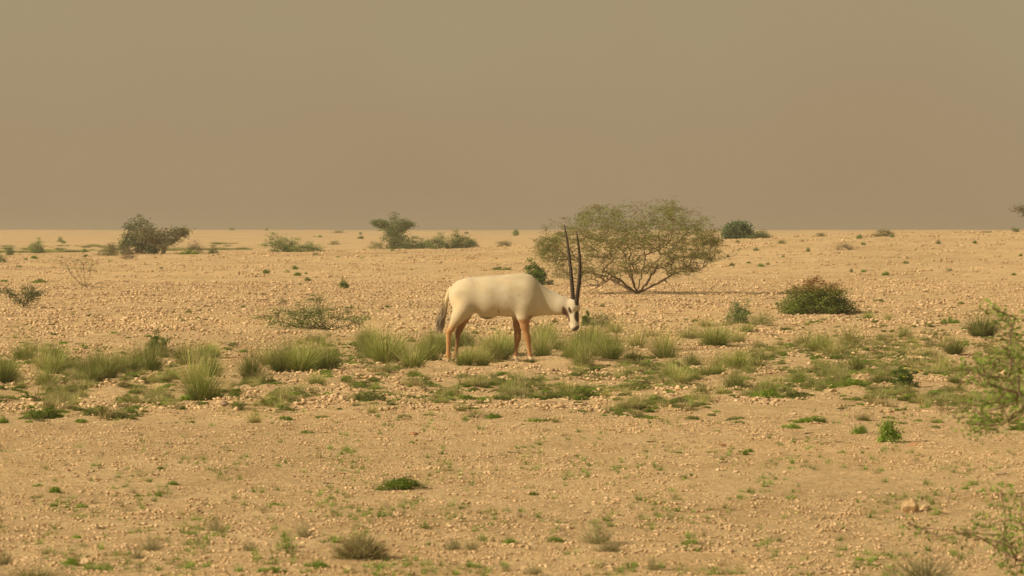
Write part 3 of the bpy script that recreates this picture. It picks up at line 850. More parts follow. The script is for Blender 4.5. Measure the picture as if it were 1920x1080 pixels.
# ------------------------------------------------------------------ grass tufts along the middle band
GG = 'feathery grass tufts along the middle band'
for k, px, py, w, h, lab in (
    ('grass', 8, 720, 62, 58, 'green tuft cut by the left edge of the view'),
    ('grass', 84, 727, 54, 56, 'separate upright tuft second from the left edge'),
    ('grass', 160, 710, 66, 48, 'left end tuft of the wide dark based clump'),
    ('grass', 200, 712, 74, 64, 'tall middle tuft of the wide dark based clump'),
    ('grass', 246, 704, 60, 46, 'lower tuft in the right half of the wide clump'),
    ('grass', 284, 698, 62, 62, 'right end tuft of the wide clump before the dark shrub'),
    ('wispy', 232, 731, 44, 30, 'small dull tuft below the wide left clump'),
    ('wispy', 350, 690, 74, 56, 'pale wispy tuft right of the dark leafy shrub'),
    ('grass', 378, 752, 84, 96, 'tall straw tipped tuft standing forward of the left band'),
    ('wispy', 396, 700, 52, 44, 'thin pale tuft behind the tall straw tipped one'),
    ('grass', 470, 712, 56, 72, 'narrow tuft at the left end of the central clump'),
    ('wispy', 500, 690, 56, 54, 'pale tuft in the back of the central clump'),
    ('grass', 522, 700, 52, 56, 'second tuft of the central clump from its left'),
    ('grass', 562, 700, 70, 74, 'broad bright tuft in the middle of the central clump'),
    ('grass', 612, 697, 68, 78, 'tall right end tuft of the central clump'),
    ('wispy', 590, 640, 60, 26, 'thin grass under the sprawling thorn shrub'),
    ('grass', 182, 706, 60, 58, 'tuft between the left end and the tall one of the wide clump'),
    ('grass', 265, 694, 54, 60, 'tuft at the foot of the dark leafy shrub on the left'),
    ('grass', 224, 700, 50, 52, 'short tuft near the middle of the wide left clump'),
    ('grass', 586, 694, 62, 70, 'tuft wedged between the broad bright and the tall end tuft'),
    ('grass', 540, 690, 56, 66, 'tuft left behind the broad bright tuft of the central clump'),
    ('wispy', 360, 724, 70, 70, 'pale loose tuft leaning behind the tall straw tipped one'),
    ('grass', 744, 680, 60, 66, 'tuft on the right shoulder of the large feathery one'),
    ('wispy', 920, 662, 70, 60, 'pale tall grass behind the tuft under the belly'),
    ('wispy', 1120, 650, 80, 46, 'pale grass rising behind the three tuft muzzle clump'),
    ('wispy', 1330, 640, 110, 40, 'wide pale grass behind the wide soft tuft'),
    ('grass', 722, 685, 78, 80, 'large feathery tuft halfway between central clump and oryx'),
    ('grass', 772, 694, 58, 52, 'grey green tuft right in front of the large feathery one'),
    ('wispy', 700, 640, 46, 34, 'wispy grass behind the large feathery tuft'),
    ('grass', 820, 668, 60, 56, 'tuft beside the hind legs under the tail of the oryx'),
    ('wispy', 798, 662, 50, 50, 'thin tuft just left of the tail of the oryx'),
    ('grass', 872, 688, 50, 46, 'tuft at the hind feet of the oryx'),
    ('grass', 905, 688, 40, 46, 'dark narrow tuft below the flank of the oryx'),
    ('grass', 938, 670, 62, 66, 'tall tuft under the belly of the oryx'),
    ('grass', 956, 668, 40, 50, 'dark based tuft directly behind the front legs'),
    ('grass', 1017, 669, 46, 52, 'rounded tuft just ahead of the front legs'),
    ('grass', 1078, 675, 56, 52, 'tuft straight below the muzzle of the oryx'),
    ('grass', 1106, 673, 48, 46, 'middle tuft of the three right of the front legs'),
    ('grass', 1145, 677, 62, 56, 'dark based tuft at the right of the muzzle clump'),
    ('wispy', 1152, 628, 56, 42, 'pale tuft behind the muzzle clump'),
    ('wispy', 1195, 655, 62, 54, 'straw coloured tuft between two green ones right of the muzzle'),
    ('grass', 1245, 675, 64, 52, 'bright tuft standing forward right of the straw coloured one'),
    ('wispy', 1222, 636, 40, 30, 'small pale tuft behind the bright forward tuft'),
    ('wispy', 1290, 640, 60, 34, 'low pale tuft in front of the big thorn tree'),
    ('grass', 1342, 652, 76, 50, 'wide soft tuft left of the deep green shrub'),
    ('wispy', 1384, 645, 46, 44, 'thin brown tuft at the right of the wide soft one'),
    ('wispy', 1325, 614, 54, 22, 'faint grass strip below the shadow of the thorn tree'),
    ('grass', 1536, 662, 60, 42, 'grey green rounded tuft below the large dark bush'),
    ('wispy', 1510, 652, 62, 44, 'pale tuft leaning on the grey green rounded one'),
    ('wispy', 1592, 650, 62, 56, 'wispy straw tuft right below the large dark bush'),
    ('wispy', 1560, 588, 40, 26, 'dry grass at the right foot of the large dark bush'),
    ('grass', 1606, 700, 40, 44, 'narrow green tuft in the right meadow'),
    ('wispy', 1580, 696, 30, 30, 'small dull tuft left of the narrow green one'),
    ('grass', 1696, 634, 36, 36, 'small green tuft above the yellow flowers'),
    ('grass', 1628, 602, 28, 24, 'small tuft right of the large dark bush'),
    ('grass', 1843, 634, 76, 54, 'big soft round tuft near the right edge'),
    ('grass', 1378, 732, 60, 42, 'soft tuft left of the bright forward mat on the right'),
    ('grass', 1438, 742, 62, 50, 'forward tuft with a bright green mat at its foot'),
    ('wispy', 1352, 690, 70, 30, 'thin grass spread between the two right tufts'),
    ('grass', 1316, 741, 40, 30, 'small grey green tuft left of the soft right tuft'),
    ('wispy', 1420, 690, 70, 34, 'thin pale grass behind the forward right tufts'),
    ('wispy', 1770, 690, 44, 30, 'dull thin tuft between flowers and near shrub'),
    ('wispy', 1745, 650, 44, 26, 'dull thin tuft left of the big round one'),
    ('wispy', 62, 1090, 120, 36, 'thin grass cut by the bottom edge in the lower left'),
    ('wispy', 330, 1096, 60, 30, 'short grass on the bottom edge left of centre'),
):
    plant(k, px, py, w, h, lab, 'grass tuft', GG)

for i in range(78):
    rr = rngx.random(3)
    if i < 26: px, py, w, h = 640 + 620 * rr[0], 642 + 48 * rr[1], 52, 46
    elif i < 58: px, py, w, h = 1250 + 640 * rr[0], 622 + 122 * rr[1], 46, 34
    else: px, py, w, h = 640 * rr[0], 672 + 58 * rr[1], 50, 40
    if 955 < px < 1010 and py > 655: continue
    if 1457 < px < 1612 and py < 640: continue
    f_ = .7 + .6 * rr[2]
    plant('grass' if i % 3 else 'wispy', px, py, w * f_, h * f_, ('broad ' if f_ > 1.05 else 'small ' if f_ < .85 else '') + ('soft green tuft ' if i % 3 else 'pale loose tuft ') + place_words(px, py), 'grass tuft', 'soft tufts filling the grassy band')

MG = 'low green patches around the grass band'
for k, px, py, w, h, lab in (
    ('mat', 84, 785, 72, 30, 'bright green low patch in front of the left tufts'),
    ('mat', 4, 797, 24, 18, 'small green patch on the left edge below the tufts'),
    ('dullmat', 180, 780, 70, 24, 'dull green low patch right of the bright left one'),
    ('dullmat', 222, 786, 44, 16, 'smaller dull patch beside the left dull one'),
    ('dullmat', 240, 757, 44, 26, 'dull low plant below the wide left clump'),
    ('mat', 1435, 748, 66, 24, 'bright green mat in front of the forward right tuft'),
    ('mat', 1602, 733, 62, 17, 'bright flat mat left of the yellow flowers'),
    ('mat', 1780, 608, 34, 14, 'low bright plant left of the big round tuft'),
    ('mat', 1648, 568, 22, 12, 'small bright plant right of the large dark bush'),
    ('mat', 870, 715, 46, 14, 'small bright mat in front of the hind legs'),
    ('mat', 862, 752, 70, 16, 'bright mat low in front of the oryx, left one'),
    ('mat', 1085, 745, 66, 20, 'bright mat in front of the muzzle clump'),
    ('mat', 1000, 750, 60, 14, 'bright mat low in front of the front legs'),
    ('dullmat', 690, 756, 60, 26, 'dull low plant in front of the large feathery tuft'),
    ('dullmat', 510, 762, 50, 24, 'dull low plant in front of the central clump'),
    ('mat', 1290, 704, 44, 18, 'bright small mat left of the soft right tufts'),
    ('dullmat', 1190, 728, 56, 18, 'dull mat right of the bright one before the muzzle clump'),
    ('mat', 104, 928, 26, 16, 'small bright cushion in the left foreground'),
    ('mat', 66, 938, 24, 9, 'flat small plant left of the bright cushion'),
    ('mat', 112, 960, 34, 8, 'flat crawling plant below the bright cushion'),
    ('mat', 131, 1062, 28, 18, 'bright plant beside a pale stone in the lower left'),
    ('mat', 592, 1066, 46, 16, 'green plant left of the round twig bush foot'),
    ('mat', 508, 1076, 56, 15, 'flat green plant on the bottom edge'),
    ('mat', 1182, 1064, 44, 13, 'flat green plant below the loose twig bush'),
    ('sprig', 1262, 925, 24, 20, 'bright small sprout in the middle right foreground'),
    ('sprig', 1387, 942, 20, 20, 'bright small sprout right of the middle one'),
    ('sprig', 1730, 942, 36, 24, 'green sprout growing behind the pair of rocks'),
    ('sprig', 1898, 928, 22, 22, 'bright sprout near the right edge above the twigs'),
    ('mat', 955, 1022, 34, 13, 'small plant on the bare ground right of the thin bushes'),
    ('mat', 1040, 1020, 34, 16, 'small plant left of the loose grey green bush'),
    ('sprig', 990, 826, 16, 12, 'small sprout on the bare ground below the front legs'),
    ('mat', 576, 812, 26, 9, 'small flat plant on the bare ground left of centre'),
):
    plant(k, px, py, w, h, lab, 'small plant', MG)

# herb with yellow flowers
fl = plant('leafy', 1692, 728, 62, 40, 'green herb with small yellow flowers in the right meadow', 'flowering plant', name='flowering_herb')
def flower_mesh():
    bm = bmesh.new()
    c = bm.verts.new((0, 0, 0))
    for k in range(5):
        a = k * 2 * math.pi / 5
        p = [bm.verts.new((math.cos(a + s) * r_, math.sin(a + s) * r_, h_)) for s, r_, h_ in ((-.42, .6, .2), (0, 1, .25), (.42, .6, .2))]
        bm.faces.new((c, p[0], p[1], p[2]))
    me = bpy.data.meshes.new('flower'); bm.to_mesh(me); bm.free()
    m, n, l, b, out = new_mat('yellow_petal'); b.inputs['Base Color'].default_value = (.75, .58, .03, 1); b.inputs['Roughness'].default_value = .6
    me.materials.append(m); return me
FM = flower_mesh()
fl.rotation_euler.z = 0
for px, pz in ((1692, 706), (1695, 690), (1706, 690), (1719, 694), (1721, 697), (1712, 706)):
    s = .05
    o = link('flower', FM, fl, ((px - 1692) / 62., -.42, (728 - pz) / 40.), 0, (s * .9, s * .9, s * 1.6)); o.rotation_euler = (R(65), 0, RNG.uniform(0, 6))

# ------------------------------------------------------------------ small sprouts: individuals, then the mass
def sprouts():
    rng = np.random.default_rng(710)
    n = 0
    while n < 150:
        px = rng.uniform(-10, 1930); py = 780 + 300 * rng.random() ** 1.1
        if vnoise(np.array([px / 90.]), np.array([py / 40.]), 8)[0] < -.08: continue
        w = rng.uniform(9, 21)
        k = ('sprig', 'sprig', 'mat', 'drysprig')[int(rng.integers(0, 4))]
        if k == 'drysprig':
            plant(k, px, py, w * 1.1, w * 1.0, ('tiny' if w < 11 else 'small') + ' dry straw sprout ' + place_words(px, py), 'small plant', 'dry sprouts on the foreground')
        else:
            plant(k, px, py, w * 1.1, w * (.6 if k == 'mat' else 1.15), ('tiny' if w < 11 else 'small') + (' flat' if k == 'mat' else ' upright') + ' green sprout ' + place_words(px, py), 'small plant', 'green sprouts on the foreground')
        n += 1
    # the uncountable low herbs
    def field(name, meshes, n, rowmask, smin, smax, label, zs=1.0, seed=0):
        P, S, Ro = [], [], []
        got = 0
        while got < n:
            px = rng.uniform(-120, 2040, 6000); py = rng.uniform(470, 1085, 6000)
            p = rowmask(px, py)
            k = rng.random(6000) < p
            px, py = px[k], py[k]
            d = CAM_H * F_PX / (py - 432)
            d = np.where(d > 100, np.nan, d)
            ok = np.isfinite(d); px, py, d = px[ok], py[ok], d[ok]
            x = (px - 960) / F_PX * d
            z = terrain(x, d)
            s = rng.uniform(smin, smax, len(x))
            P.append(np.stack([x, d, z - .005], -1)); S.append(np.stack([s, s, s * zs * rng.uniform(.6, 1.3, len(x))], -1))
            Ro.append(np.stack([0 * x, 0 * x, rng.uniform(0, 6.28, len(x))], -1)); got += len(x)
        P, S, Ro = map(np.vstack, (P, S, Ro))
        scatter(name, meshes, P, S, Ro, rng.integers(0, len(meshes), len(P)), label)
    def m_band(px, py):
        b = np.exp(-((py - (735 + 12 * np.sin(px / 140.))) / 26.) ** 2) * 1.0 + np.exp(-((py - 690) / 34.) ** 2) * .5 \
            + .8 * sstep(1180, 1350, px) * np.exp(-((py - 680) / 55.) ** 2) + .07 * (py > 640) * (py < 800)
        cl = sstep(-.12, .30, fbm(px / 60., py / 20., 55, 3))
        return np.clip(b * cl, 0, 1)
    field('ground_herbs', MATS + DULLMATS + DULLMATS, 5200, m_band, .04, .13, 'low green ground herbs between the grass tufts', .34)
    field('thin_grass', WISPY + DRYSPRIG, 1500, m_band, .07, .20, 'thin short grass between the tufts', .62)
    def m_front(px, py):
        return sstep(-.02, .35, fbm(px / 45., py / 25., 57, 3)) * (py > 770) * (.45 + .55 * (py - 770) / 300)
    field('tiny_sprouts', SPRIG + DRYSPRIG, 2500, m_front, .016, .050, 'tiny sprouts thinly covering the foreground', 1.1)
    nfar = 900
    fx = rng.uniform(-200, 470, nfar); fd = rng.uniform(190, 300, nfar)
    kp = fbm(fx / 60., fd / 14., 61, 3) > .12; fx, fd = fx[kp], fd[kp]; X_ = (fx - 960) / F_PX * fd
    sc_ = rng.uniform(.5, 1.2, len(fx))
    scatter('far_grass', WISPY + WISPY + GRASS[:3], np.stack([X_, fd, terrain(X_, fd, False)], -1), np.stack([sc_, sc_, sc_ * .16], -1), np.stack([0 * sc_, 0 * sc_, sc_ * 9], -1), rng.integers(0, 9, len(fx)), 'yellowish green grass in the hollow beyond the stony rise')
    def m_back(px, py):
        return sstep(-.02, .4, fbm(px / 45., py / 15., 58, 3)) * (py < 640) * (py > 535)
    field('tiny_scrub', SPRIG + DRYSPRIG + DULLMATS, 420, m_back, .04, .11, 'tiny sprouts between the stones of the rise', .6)
sprouts()

# ------------------------------------------------------------------ stones that can be picked out
def stones():
    rng = np.random.default_rng(810)
    def one(px, py, w, h, label, mesh, group=None, sink=.2, rz=None, dep=1.0):
        x, y, z, mpp = at(px, py)
        o = link('stone', mesh, None, (x, y, z + h * mpp * (.5 - sink)), rng.uniform(0, 6.28) if rz is None else rz, (w * mpp, w * mpp * dep, h * mpp / .62))
        return tag(o, label, 'stone', group)
    def block_rock(seed, mat):
        from mathutils import noise as nz
        rr = random.Random(seed); bm = bmesh.new(); bmesh.ops.create_icosphere(bm, subdivisions=4, radius=.5)
        o = Vector((rr.random() * 9, rr.random() * 9, 0))
        cuts = [(Vector((rr.gauss(0, 1), rr.gauss(0, 1), rr.gauss(0, .7))).normalized(), rr.uniform(.30, .44)) for _ in range(14)]
        for v in bm.verts:
            for nrm, dd in cuts:
                q = v.co.dot(nrm)
                if q > dd: v.co -= nrm * (q - dd) * .93
            v.co *= 1 + .05 * nz.noise(v.co * 5 + o) + .025 * nz.noise(v.co * 14 + o)
            v.co.z *= .68
        me = bpy.data.meshes.new('stone'); bm.to_mesh(me); bm.free(); me.materials.append(mat)
        return me
    one(1705, 964, 42, 34, 'larger of the two tan rocks lying together at the lower right', block_rock(3, M_STONE), rz=.25, sink=.28)
    one(1735, 962, 23, 15, 'small grey rock leaning right of the larger tan rock', block_rock(5, M_STONE), rz=.8, sink=.25)
    one(160, 1060, 24, 17, 'pale rounded stone beside a green plant in the lower left', block_rock(8, M_STONE), rz=0, sink=.3)
    one(258, 1068, 16, 11, 'dark stone below the lower left twig bushes', rock_mesh(910, M_STONE_DARK))
    one(420, 766, 24, 16, 'grey stone in front of the tall straw tipped tuft', rock_mesh(911, M_STONE_DARK))
    one(452, 766, 20, 12, 'pale stone right of the grey one by the straw tipped tuft', rock_mesh(912, M_STONE))
    one(286, 712, 20, 14, 'pale block right of the wide left clump', rock_mesh(913, M_STONE))
    one(268, 712, 16, 10, 'small pale block beside the larger one near the left clump', rock_mesh(914, M_STONE))
    one(775, 815, 26, 7, 'flat reddish brown stone on the bare middle ground', rock_mesh(915, M_STONE_RED))
    one(1357, 842, 15, 7, 'small dark red stone on the bare ground right of centre', rock_mesh(916, M_STONE_RED))
    one(1713, 835, 52, 7, 'long flat reddish slab right of the bright leafy bush', rock_mesh(917, M_STONE_RED), rz=0, dep=.6)
    one(1562, 738, 18, 16, 'upright pale stone in the right meadow', rock_mesh(918, M_STONE))
    one(1810, 722, 34, 14, 'pale flat block left of the near shrub', rock_mesh(919, M_STONE))
    one(1255, 718, 30, 8, 'flat pinkish slab in the right meadow near the small bright mat', rock_mesh(920, M_STONE))
    one(1256, 745, 22, 9, 'pale stone below the flat pinkish slab', rock_mesh(921, M_STONE))
    one(640, 893, 18, 9, 'orange tan stone left of the green cushion plant', rock_mesh(922, M_STONE_RED))
    G = 'pale stones scattered over the desert floor'
    n = 0
    while n < 190:
        px = rng.uniform(-5, 1925)
        py = (rng.uniform(700, 780) if n % 3 == 0 else rng.uniform(770, 1078))
        w = rng.uniform(10, 17) * (1.25 if rng.random() < .1 else 1)
        hh = rng.uniform(.28, .5)
        one(px, py, w, w * hh, ('flat' if hh < .39 else 'chunky') + (' larger' if w > 14 else ' small') + ' tan stone ' + place_words(px, py), ROCKS[int(rng.integers(0, 9))], G, sink=.3)
        n += 1
stones()

def litter():
    rng = np.random.default_rng(930)
    for i in range(26):
        px, py = rng.uniform(0, 1920), rng.uniform(700, 1070)
        x, y, z, mpp = at(px, py)
        n = 6; L_ = rng.uniform(14, 34) * mpp; a = rng.uniform(-.5, .5)
        P = [np.array([0, 0, .006])]
        for k in range(n):
            a += rng.normal(0, .25); P.append(P[-1] + np.array([math.cos(a), math.sin(a), rng.normal(0, .08)]) * L_ / n)
        P = np.array(P); P[:, 2] = np.abs(P[:, 2])
        A, B = list(P[:-1]), list(P[1:]); ra = list(np.linspace(.005, .003, n)); rb = list(np.linspace(.0045, .002, n))
        k = int(rng.integers(1, n - 1)); A.append(P[k]); B.append(P[k] + np.array([math.cos(a + .9), math.sin(a + .9), .25]) * L_ * .3); ra.append(.003); rb.append(.0015)
        t = tubes(A, B, ra, rb, (.20, .15, .10) if i % 2 else (.36, .28, .17), 5, .1, rng)
        o = link('dead_twig', mesh_from('dead_twig', t[0], t[1], M_BARK, t[2]), None, (x, y, z))
        tag(o, ('dark' if i % 2 else 'bleached') + ' dead twig lying ' + place_words(px, py), 'twig', 'dead twigs lying on the ground')
litter()

# ------------------------------------------------------------------ the oryx
def surface_nets(f, org, h):
    nx, ny, nz = f.shape
    ins = f < 0
    cs = (nx - 1, ny - 1, nz - 1)
    corners = [(i, j, k) for i in (0, 1) for j in (0, 1) for k in (0, 1)]
    sl = lambda c: (slice(c[0], c[0] + cs[0]), slice(c[1], c[1] + cs[1]), slice(c[2], c[2] + cs[2]))
    anyi = np.zeros(cs, bool); alli = np.ones(cs, bool)
    for c in corners:
        anyi |= ins[sl(c)]; alli &= ins[sl(c)]
    act = anyi & ~alli
    ci = np.argwhere(act)
    acc = np.zeros((len(ci), 3)); cnt = np.zeros(len(ci))
    for a in corners:
        for ax in range(3):
            if a[ax]: continue
            b = list(a); b[ax] = 1
            fa = f[ci[:, 0] + a[0], ci[:, 1] + a[1], ci[:, 2] + a[2]]
            fb = f[ci[:, 0] + b[0], ci[:, 1] + b[1], ci[:, 2] + b[2]]
            m = (fa < 0) != (fb < 0)
            t = np.where(m, fa / np.where(fa == fb, 1, fa - fb), 0)
            p = np.tile(np.array(a, float), (len(ci), 1)); p[:, ax] += t
            acc[m] += p[m]; cnt[m] += 1
    V = (ci + acc / cnt[:, None]) * h + np.array(org)
    idx = -np.ones(cs, int); idx[act] = np.arange(len(ci))
    F = []
    for ax in range(3):
        u, v = (ax + 1) % 3, (ax + 2) % 3
        s0 = [slice(1, -1)] * 3; s0[ax] = slice(0, -1)
        s1 = [slice(1, -1)] * 3; s1[ax] = slice(1, None)
        A, B = ins[tuple(s0)], ins[tuple(s1)]
        g = np.argwhere(A != B)
        off = np.ones(3, int); off[ax] = 0
        pos = A[g[:, 0], g[:, 1], g[:, 2]]
        g = g + off
        def cell(du, dv):
            q = g.copy(); q[:, u] -= du; q[:, v] -= dv
            return idx[q[:, 0], q[:, 1], q[:, 2]]
        Q = np.stack([cell(1, 1), cell(0, 1), cell(0, 0), cell(1, 0)], -1)
        Q[~pos] = Q[~pos][:, ::-1]
        F.append(Q)
    return V, np.vstack(F)

def oryx():
    K = 626.0
    q = lambda xz, yz: ((xz - 640) / K, (945 - yz) / K)
    def P3(xz, yz, y): a = q(xz, yz); return np.array([a[0], y, a[1]])
    h = .0085
    org = (-.95, -.30, -.03)
    n = (int(1.68 / h), int(.60 / h), int(1.08 / h))
    gx = [org[i] + np.arange(n[i]) * h for i in range(3)]
    X, Y, Zg = np.meshgrid(*gx, indexing='ij')
    PX = np.stack([X, Y, Zg], -1).astype(np.float32)
    def cone(a, b, ra, rb, sy=1.0):
        a = np.array(a, np.float32); b = np.array(b, np.float32)
        s = np.array([1, sy, 1], np.float32)
        mid = a[1]
        ab = (b - a) * s
        lo = np.minimum(a, b) - max(ra, rb) - .12; hi = np.maximum(a, b) + max(ra, rb) + .12
        pa = (PX - a) * s
        t = np.clip((pa @ ab) / max(float(ab @ ab), 1e-9), 0, 1)
        d = np.linalg.norm(pa - t[..., None] * ab, axis=-1) - (ra + (rb - ra) * t)
        return d / (1 + (sy - 1) * .5)
    def smin(a, b, k):
        hh = np.clip(.5 + .5 * (b - a) / k, 0, 1)
        return b + (a - b) * hh - k * hh * (1 - hh)
    def ell(c, r, B=None):
        p = PX - np.array(c, np.float32)
        if B is not None: p = p @ np.array(B, np.float32).T
        r = np.array(r, np.float32)
        k0 = np.linalg.norm(p / r, axis=-1); k1 = np.linalg.norm(p / (r * r), axis=-1) + 1e-6
        return k0 * (k0 - 1) / k1
    # torso and neck
    ch = [(240, 492, .155, 1.12, 0), (300, 484, .180, 1.15, 0), (420, 498, .214, 1.18, 0), (560, 494, .222, 1.20, 0), (645, 494, .222, 1.30, 0),
          (735, 523, .172, 1.42, 0), (825, 546, .124, 1.5, -.012), (905, 562, .096, 1.35, -.03), (958, 570, .076, 1.2, -.045)]
    f = None
    for a, b in zip(ch[:-1], ch[1:]):
        d = cone(P3(a[0], a[1], a[4]), P3(b[0], b[1], b[4]), a[2], b[2], (a[3] + b[3]) / 2)
        f = d if f is None else smin(f, d, .035)
    f = smin(f, ell(P3(645, 396, 0), (.13, .045, .07)), .06)       # withers
    f = smin(f, ell(P3(240, 425, 0), (.08, .06, .05)), .05)         # croup
    f = smin(f, ell(P3(405, 632, 0), (.075, .03, .035)), .05)       # sheath
    for s in (-1, 1):
        f = smin(f, ell(P3(672, 535, s * .095), (.105, .072, .185)), .09)     # shoulder
        f = smin(f, ell(P3(252, 545, s * .080), (.120, .070, .17)), .08)     # thigh
    # legs (near side is -y)
    def leg(pts, k=.022):
        d = None
        for a, b in zip(pts[:-1], pts[1:]):
            c = cone(a[0], b[0], a[1], b[1]); d = c if d is None else smin(d, c, k)
        return d
    f = smin(f, leg([(P3(246, 580, -.100), .098), (P3(212, 640, -.105), .073), (P3(166, 718, -.10), .034), (P3(155, 735, -.10), .031)]), .035)
    f = smin(f, leg([(P3(166, 722, -.10), .034), (P3(150, 735, -.10), .031), (P3(148, 800, -.10), .0255), (P3(146, 880, -.10), .0235), (P3(146, 897, -.10), .026), (P3(152, 920, -.10), .024)], .012), .012)
    f = smin(f, leg([(P3(262, 575, .105), .10), (P3(250, 640, .10), .066), (P3(222, 728, .095), .034)]), .035)
    f = smin(f, leg([(P3(222, 728, .095), .034), (P3(212, 742, .095), .031), (P3(206, 810, .095), .0215), (P3(198, 880, .095), .020), (P3(197, 897, .095), .026), (P3(203, 920, .095), .024)], .012), .012)
    f = smin(f, leg([(P3(655, 560, -.09), .10), (P3(656, 640, -.085), .070), (P3(662, 700, -.08), .047), (P3(676, 770, -.078), .034), (P3(683, 792, -.078), .034)]), .03)
    f = smin(f, leg([(P3(683, 790, -.078), .032), (P3(686, 815, -.078), .026), (P3(694, 880, -.078), .022), (P3(697, 897, -.078), .026), (P3(706, 918, -.078), .024)], .012), .012)
    f = smin(f, leg([(P3(630, 560, .09), .10), (P3(622, 640, .085), .068), (P3(615, 700, .08), .047), (P3(614, 775, .078), .034), (P3(613, 795, .078), .034)]), .03)
    f = smin(f, leg([(P3(613, 792, .078), .032), (P3(610, 818, .078), .024), (P3(601, 880, .078), .020), (P3(599, 897, .078), .026), (P3(605, 918, .078), .024)], .012), .012)
    # head
    TURN = R(50)
    O = np.array([.560, -.055, .652])
    D = np.array([.06, -.04, -.99]); D /= np.linalg.norm(D)
    Fv = np.array([math.cos(TURN), -math.sin(TURN), 0]); Fv -= Fv @ D * D; Fv /= np.linalg.norm(Fv)
    S = np.cross(D, Fv)          # lateral
    B = np.stack([D, Fv, S])
    hp = lambda u, v, w: O + D * u + Fv * v + S * w
    hd = ell(hp(.045, -.005, 0), (.078, .074, .062), B)
    hd = smin(hd, ell(hp(.115, -.022, 0), (.095, .070, .056), B), .03)
    hd = smin(hd, ell(hp(.20, -.004, 0), (.100, .054, .047), B), .03)
    hd = smin(hd, ell(hp(.19, -.032, 0), (.085, .045, .046), B), .03)
    hd = smin(hd, ell(hp(.270, -.004, 0), (.045, .050, .050), B), .02)
    for s in (-1, 1):
        hd = smin(hd, ell(hp(.075, .028, s * .046), (.022, .02, .014), B), .015)   # brow
    hd = smin(hd, ell(hp(.288, -.012, 0), (.024, .030, .026), B), .015)
    f = smin(f, hd, .045)
    V, Fc = surface_nets(f, org, h)
    # gentle relaxation of the grid
    E = np.vstack([Fc[:, [0, 1]], Fc[:, [1, 2]], Fc[:, [2, 3]], Fc[:, [3, 0]]])
    for it in range(3):
        acc = np.zeros_like(V); cnt = np.zeros(len(V))
        np.add.at(acc, E[:, 0], V[E[:, 1]]); np.add.at(cnt, E[:, 0], 1)
        V = V * .5 + .5 * acc / np.maximum(cnt, 1)[:, None]
    ne = np.bincount(E[:, 0], minlength=len(V)).astype(float)
    wt = (.6 * sstep(.50, .60, V[:, 2]) * (1 - sstep(.30, .40, V[:, 0])))[:, None]
    for it in range(55):
        av = np.stack([np.bincount(E[:, 0], weights=V[E[:, 1], k], minlength=len(V)) for k in range(3)], -1) / np.maximum(ne, 1)[:, None]
        V = V * (1 - wt) + av * wt
    # coat colours (the animal's own, except painted shade on belly and far legs)
    x, y, z = V.T
    nz1 = fbm(x * 9, z * 9 + y * 5, 3, 3)
    white = np.array([.58, .515, .385]); cream = np.array([.53, .41, .21]); brown = np.array([.37, .195, .078]); dark = np.array([.045, .028, .018]); grey = np.array([.43, .37, .265])
    C = np.tile(white, (len(V), 1))
    def blend(w, c):
        nonlocal C
        w = np.clip(w, 0, 1)[:, None]; C = C * (1 - w) + np.array(c) * w
    blend(.5 * sstep(-.15, .45, nz1), grey); blend(.35 * sstep(.0, .5, fbm(x * 3 + 4, z * 5, 8, 3)), cream)
    blend(.35 * np.exp(-((z - (.925 - .02 * (x > -.2))) / .012) ** 2) * (x < .1), grey)
    blend(.45 * np.exp(-(((x + .70) / .09) ** 2 + ((z - .62) / .10) ** 2)), (.60, .43, .17))
    blend(.35 * np.exp(-(((x - .06) / .10) ** 2 + ((z - .52) / .06) ** 2)), cream)
    blend(.55 * (1 - sstep(.44, .49, z)) * (x > -.55) * (x < -.1), cream)  # belly shading blended into the coat colour
    front = (x > -.16) & (x < .3)
    hind = x < -.5
    wz = z + .015 * nz1
    blend(np.where(front, 1 - sstep(.455, .485, wz), 0), brown)
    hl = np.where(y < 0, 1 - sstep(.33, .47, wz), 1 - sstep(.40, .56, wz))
    blend(np.where(hind, hl * np.where(y < 0, .95, 1), 0), np.array([.40, .20, .07]))
    blend(np.where(hind & (y > 0) , (1 - sstep(.30, .5, wz)) * .7, 0), (.17, .09, .04))  # far hind leg darkened, its shade put into the coat colour
    blend(np.where(hind & (y < 0), .5 * (1 - sstep(.42, .60, wz)), 0), cream)
    blend(np.where(hind & (y < 0), .9 * (1 - sstep(.34, .43, wz)), 0), (.44, .235, .085))
    blend(np.where(front & (y > 0), (1 - sstep(.42, .47, wz)) * .45, 0), (.20, .10, .04))  # far front leg likewise: shade painted over the brown
    blend(np.where(front & (x > .03), np.exp(-(((x - .105) / .045) ** 2 + ((z - .484) / .026) ** 2)), 0), (.22, .11, .04))
    blend(np.where(front, (1 - sstep(.055, .075, z)) , 0), (.78, .68, .50))
    blend(np.where(hind, (1 - sstep(.03, .05, z)) * .5, 0), (.60, .46, .26))
    blend(np.exp(-(((x + .37) / .075) ** 2 + ((z - .475) / .013) ** 2)) * .9, (.10, .07, .04))
    blend(np.exp(-(((x + .247) / .010) ** 2 + ((z - .545) / .02) ** 2)) * .85 * (y < 0), (.12, .08, .04))
    blend(np.exp(-(((x + .03) / .007) ** 2 + ((z - .727) / .012) ** 2)) * .6 * (y < 0), (.2, .13, .07))
    blend(np.exp(-(((x + .20) / .006) ** 2 + ((z - .75) / .008) ** 2)) * .5 * (y < 0), (.25, .18, .1))
    rel = V - O
    u, v, w = rel @ D, rel @ Fv, rel @ S
    head = (x > .40) & (u > -.05)
    def hb(cond_w, c): blend(np.where(head, cond_w, 0), c)
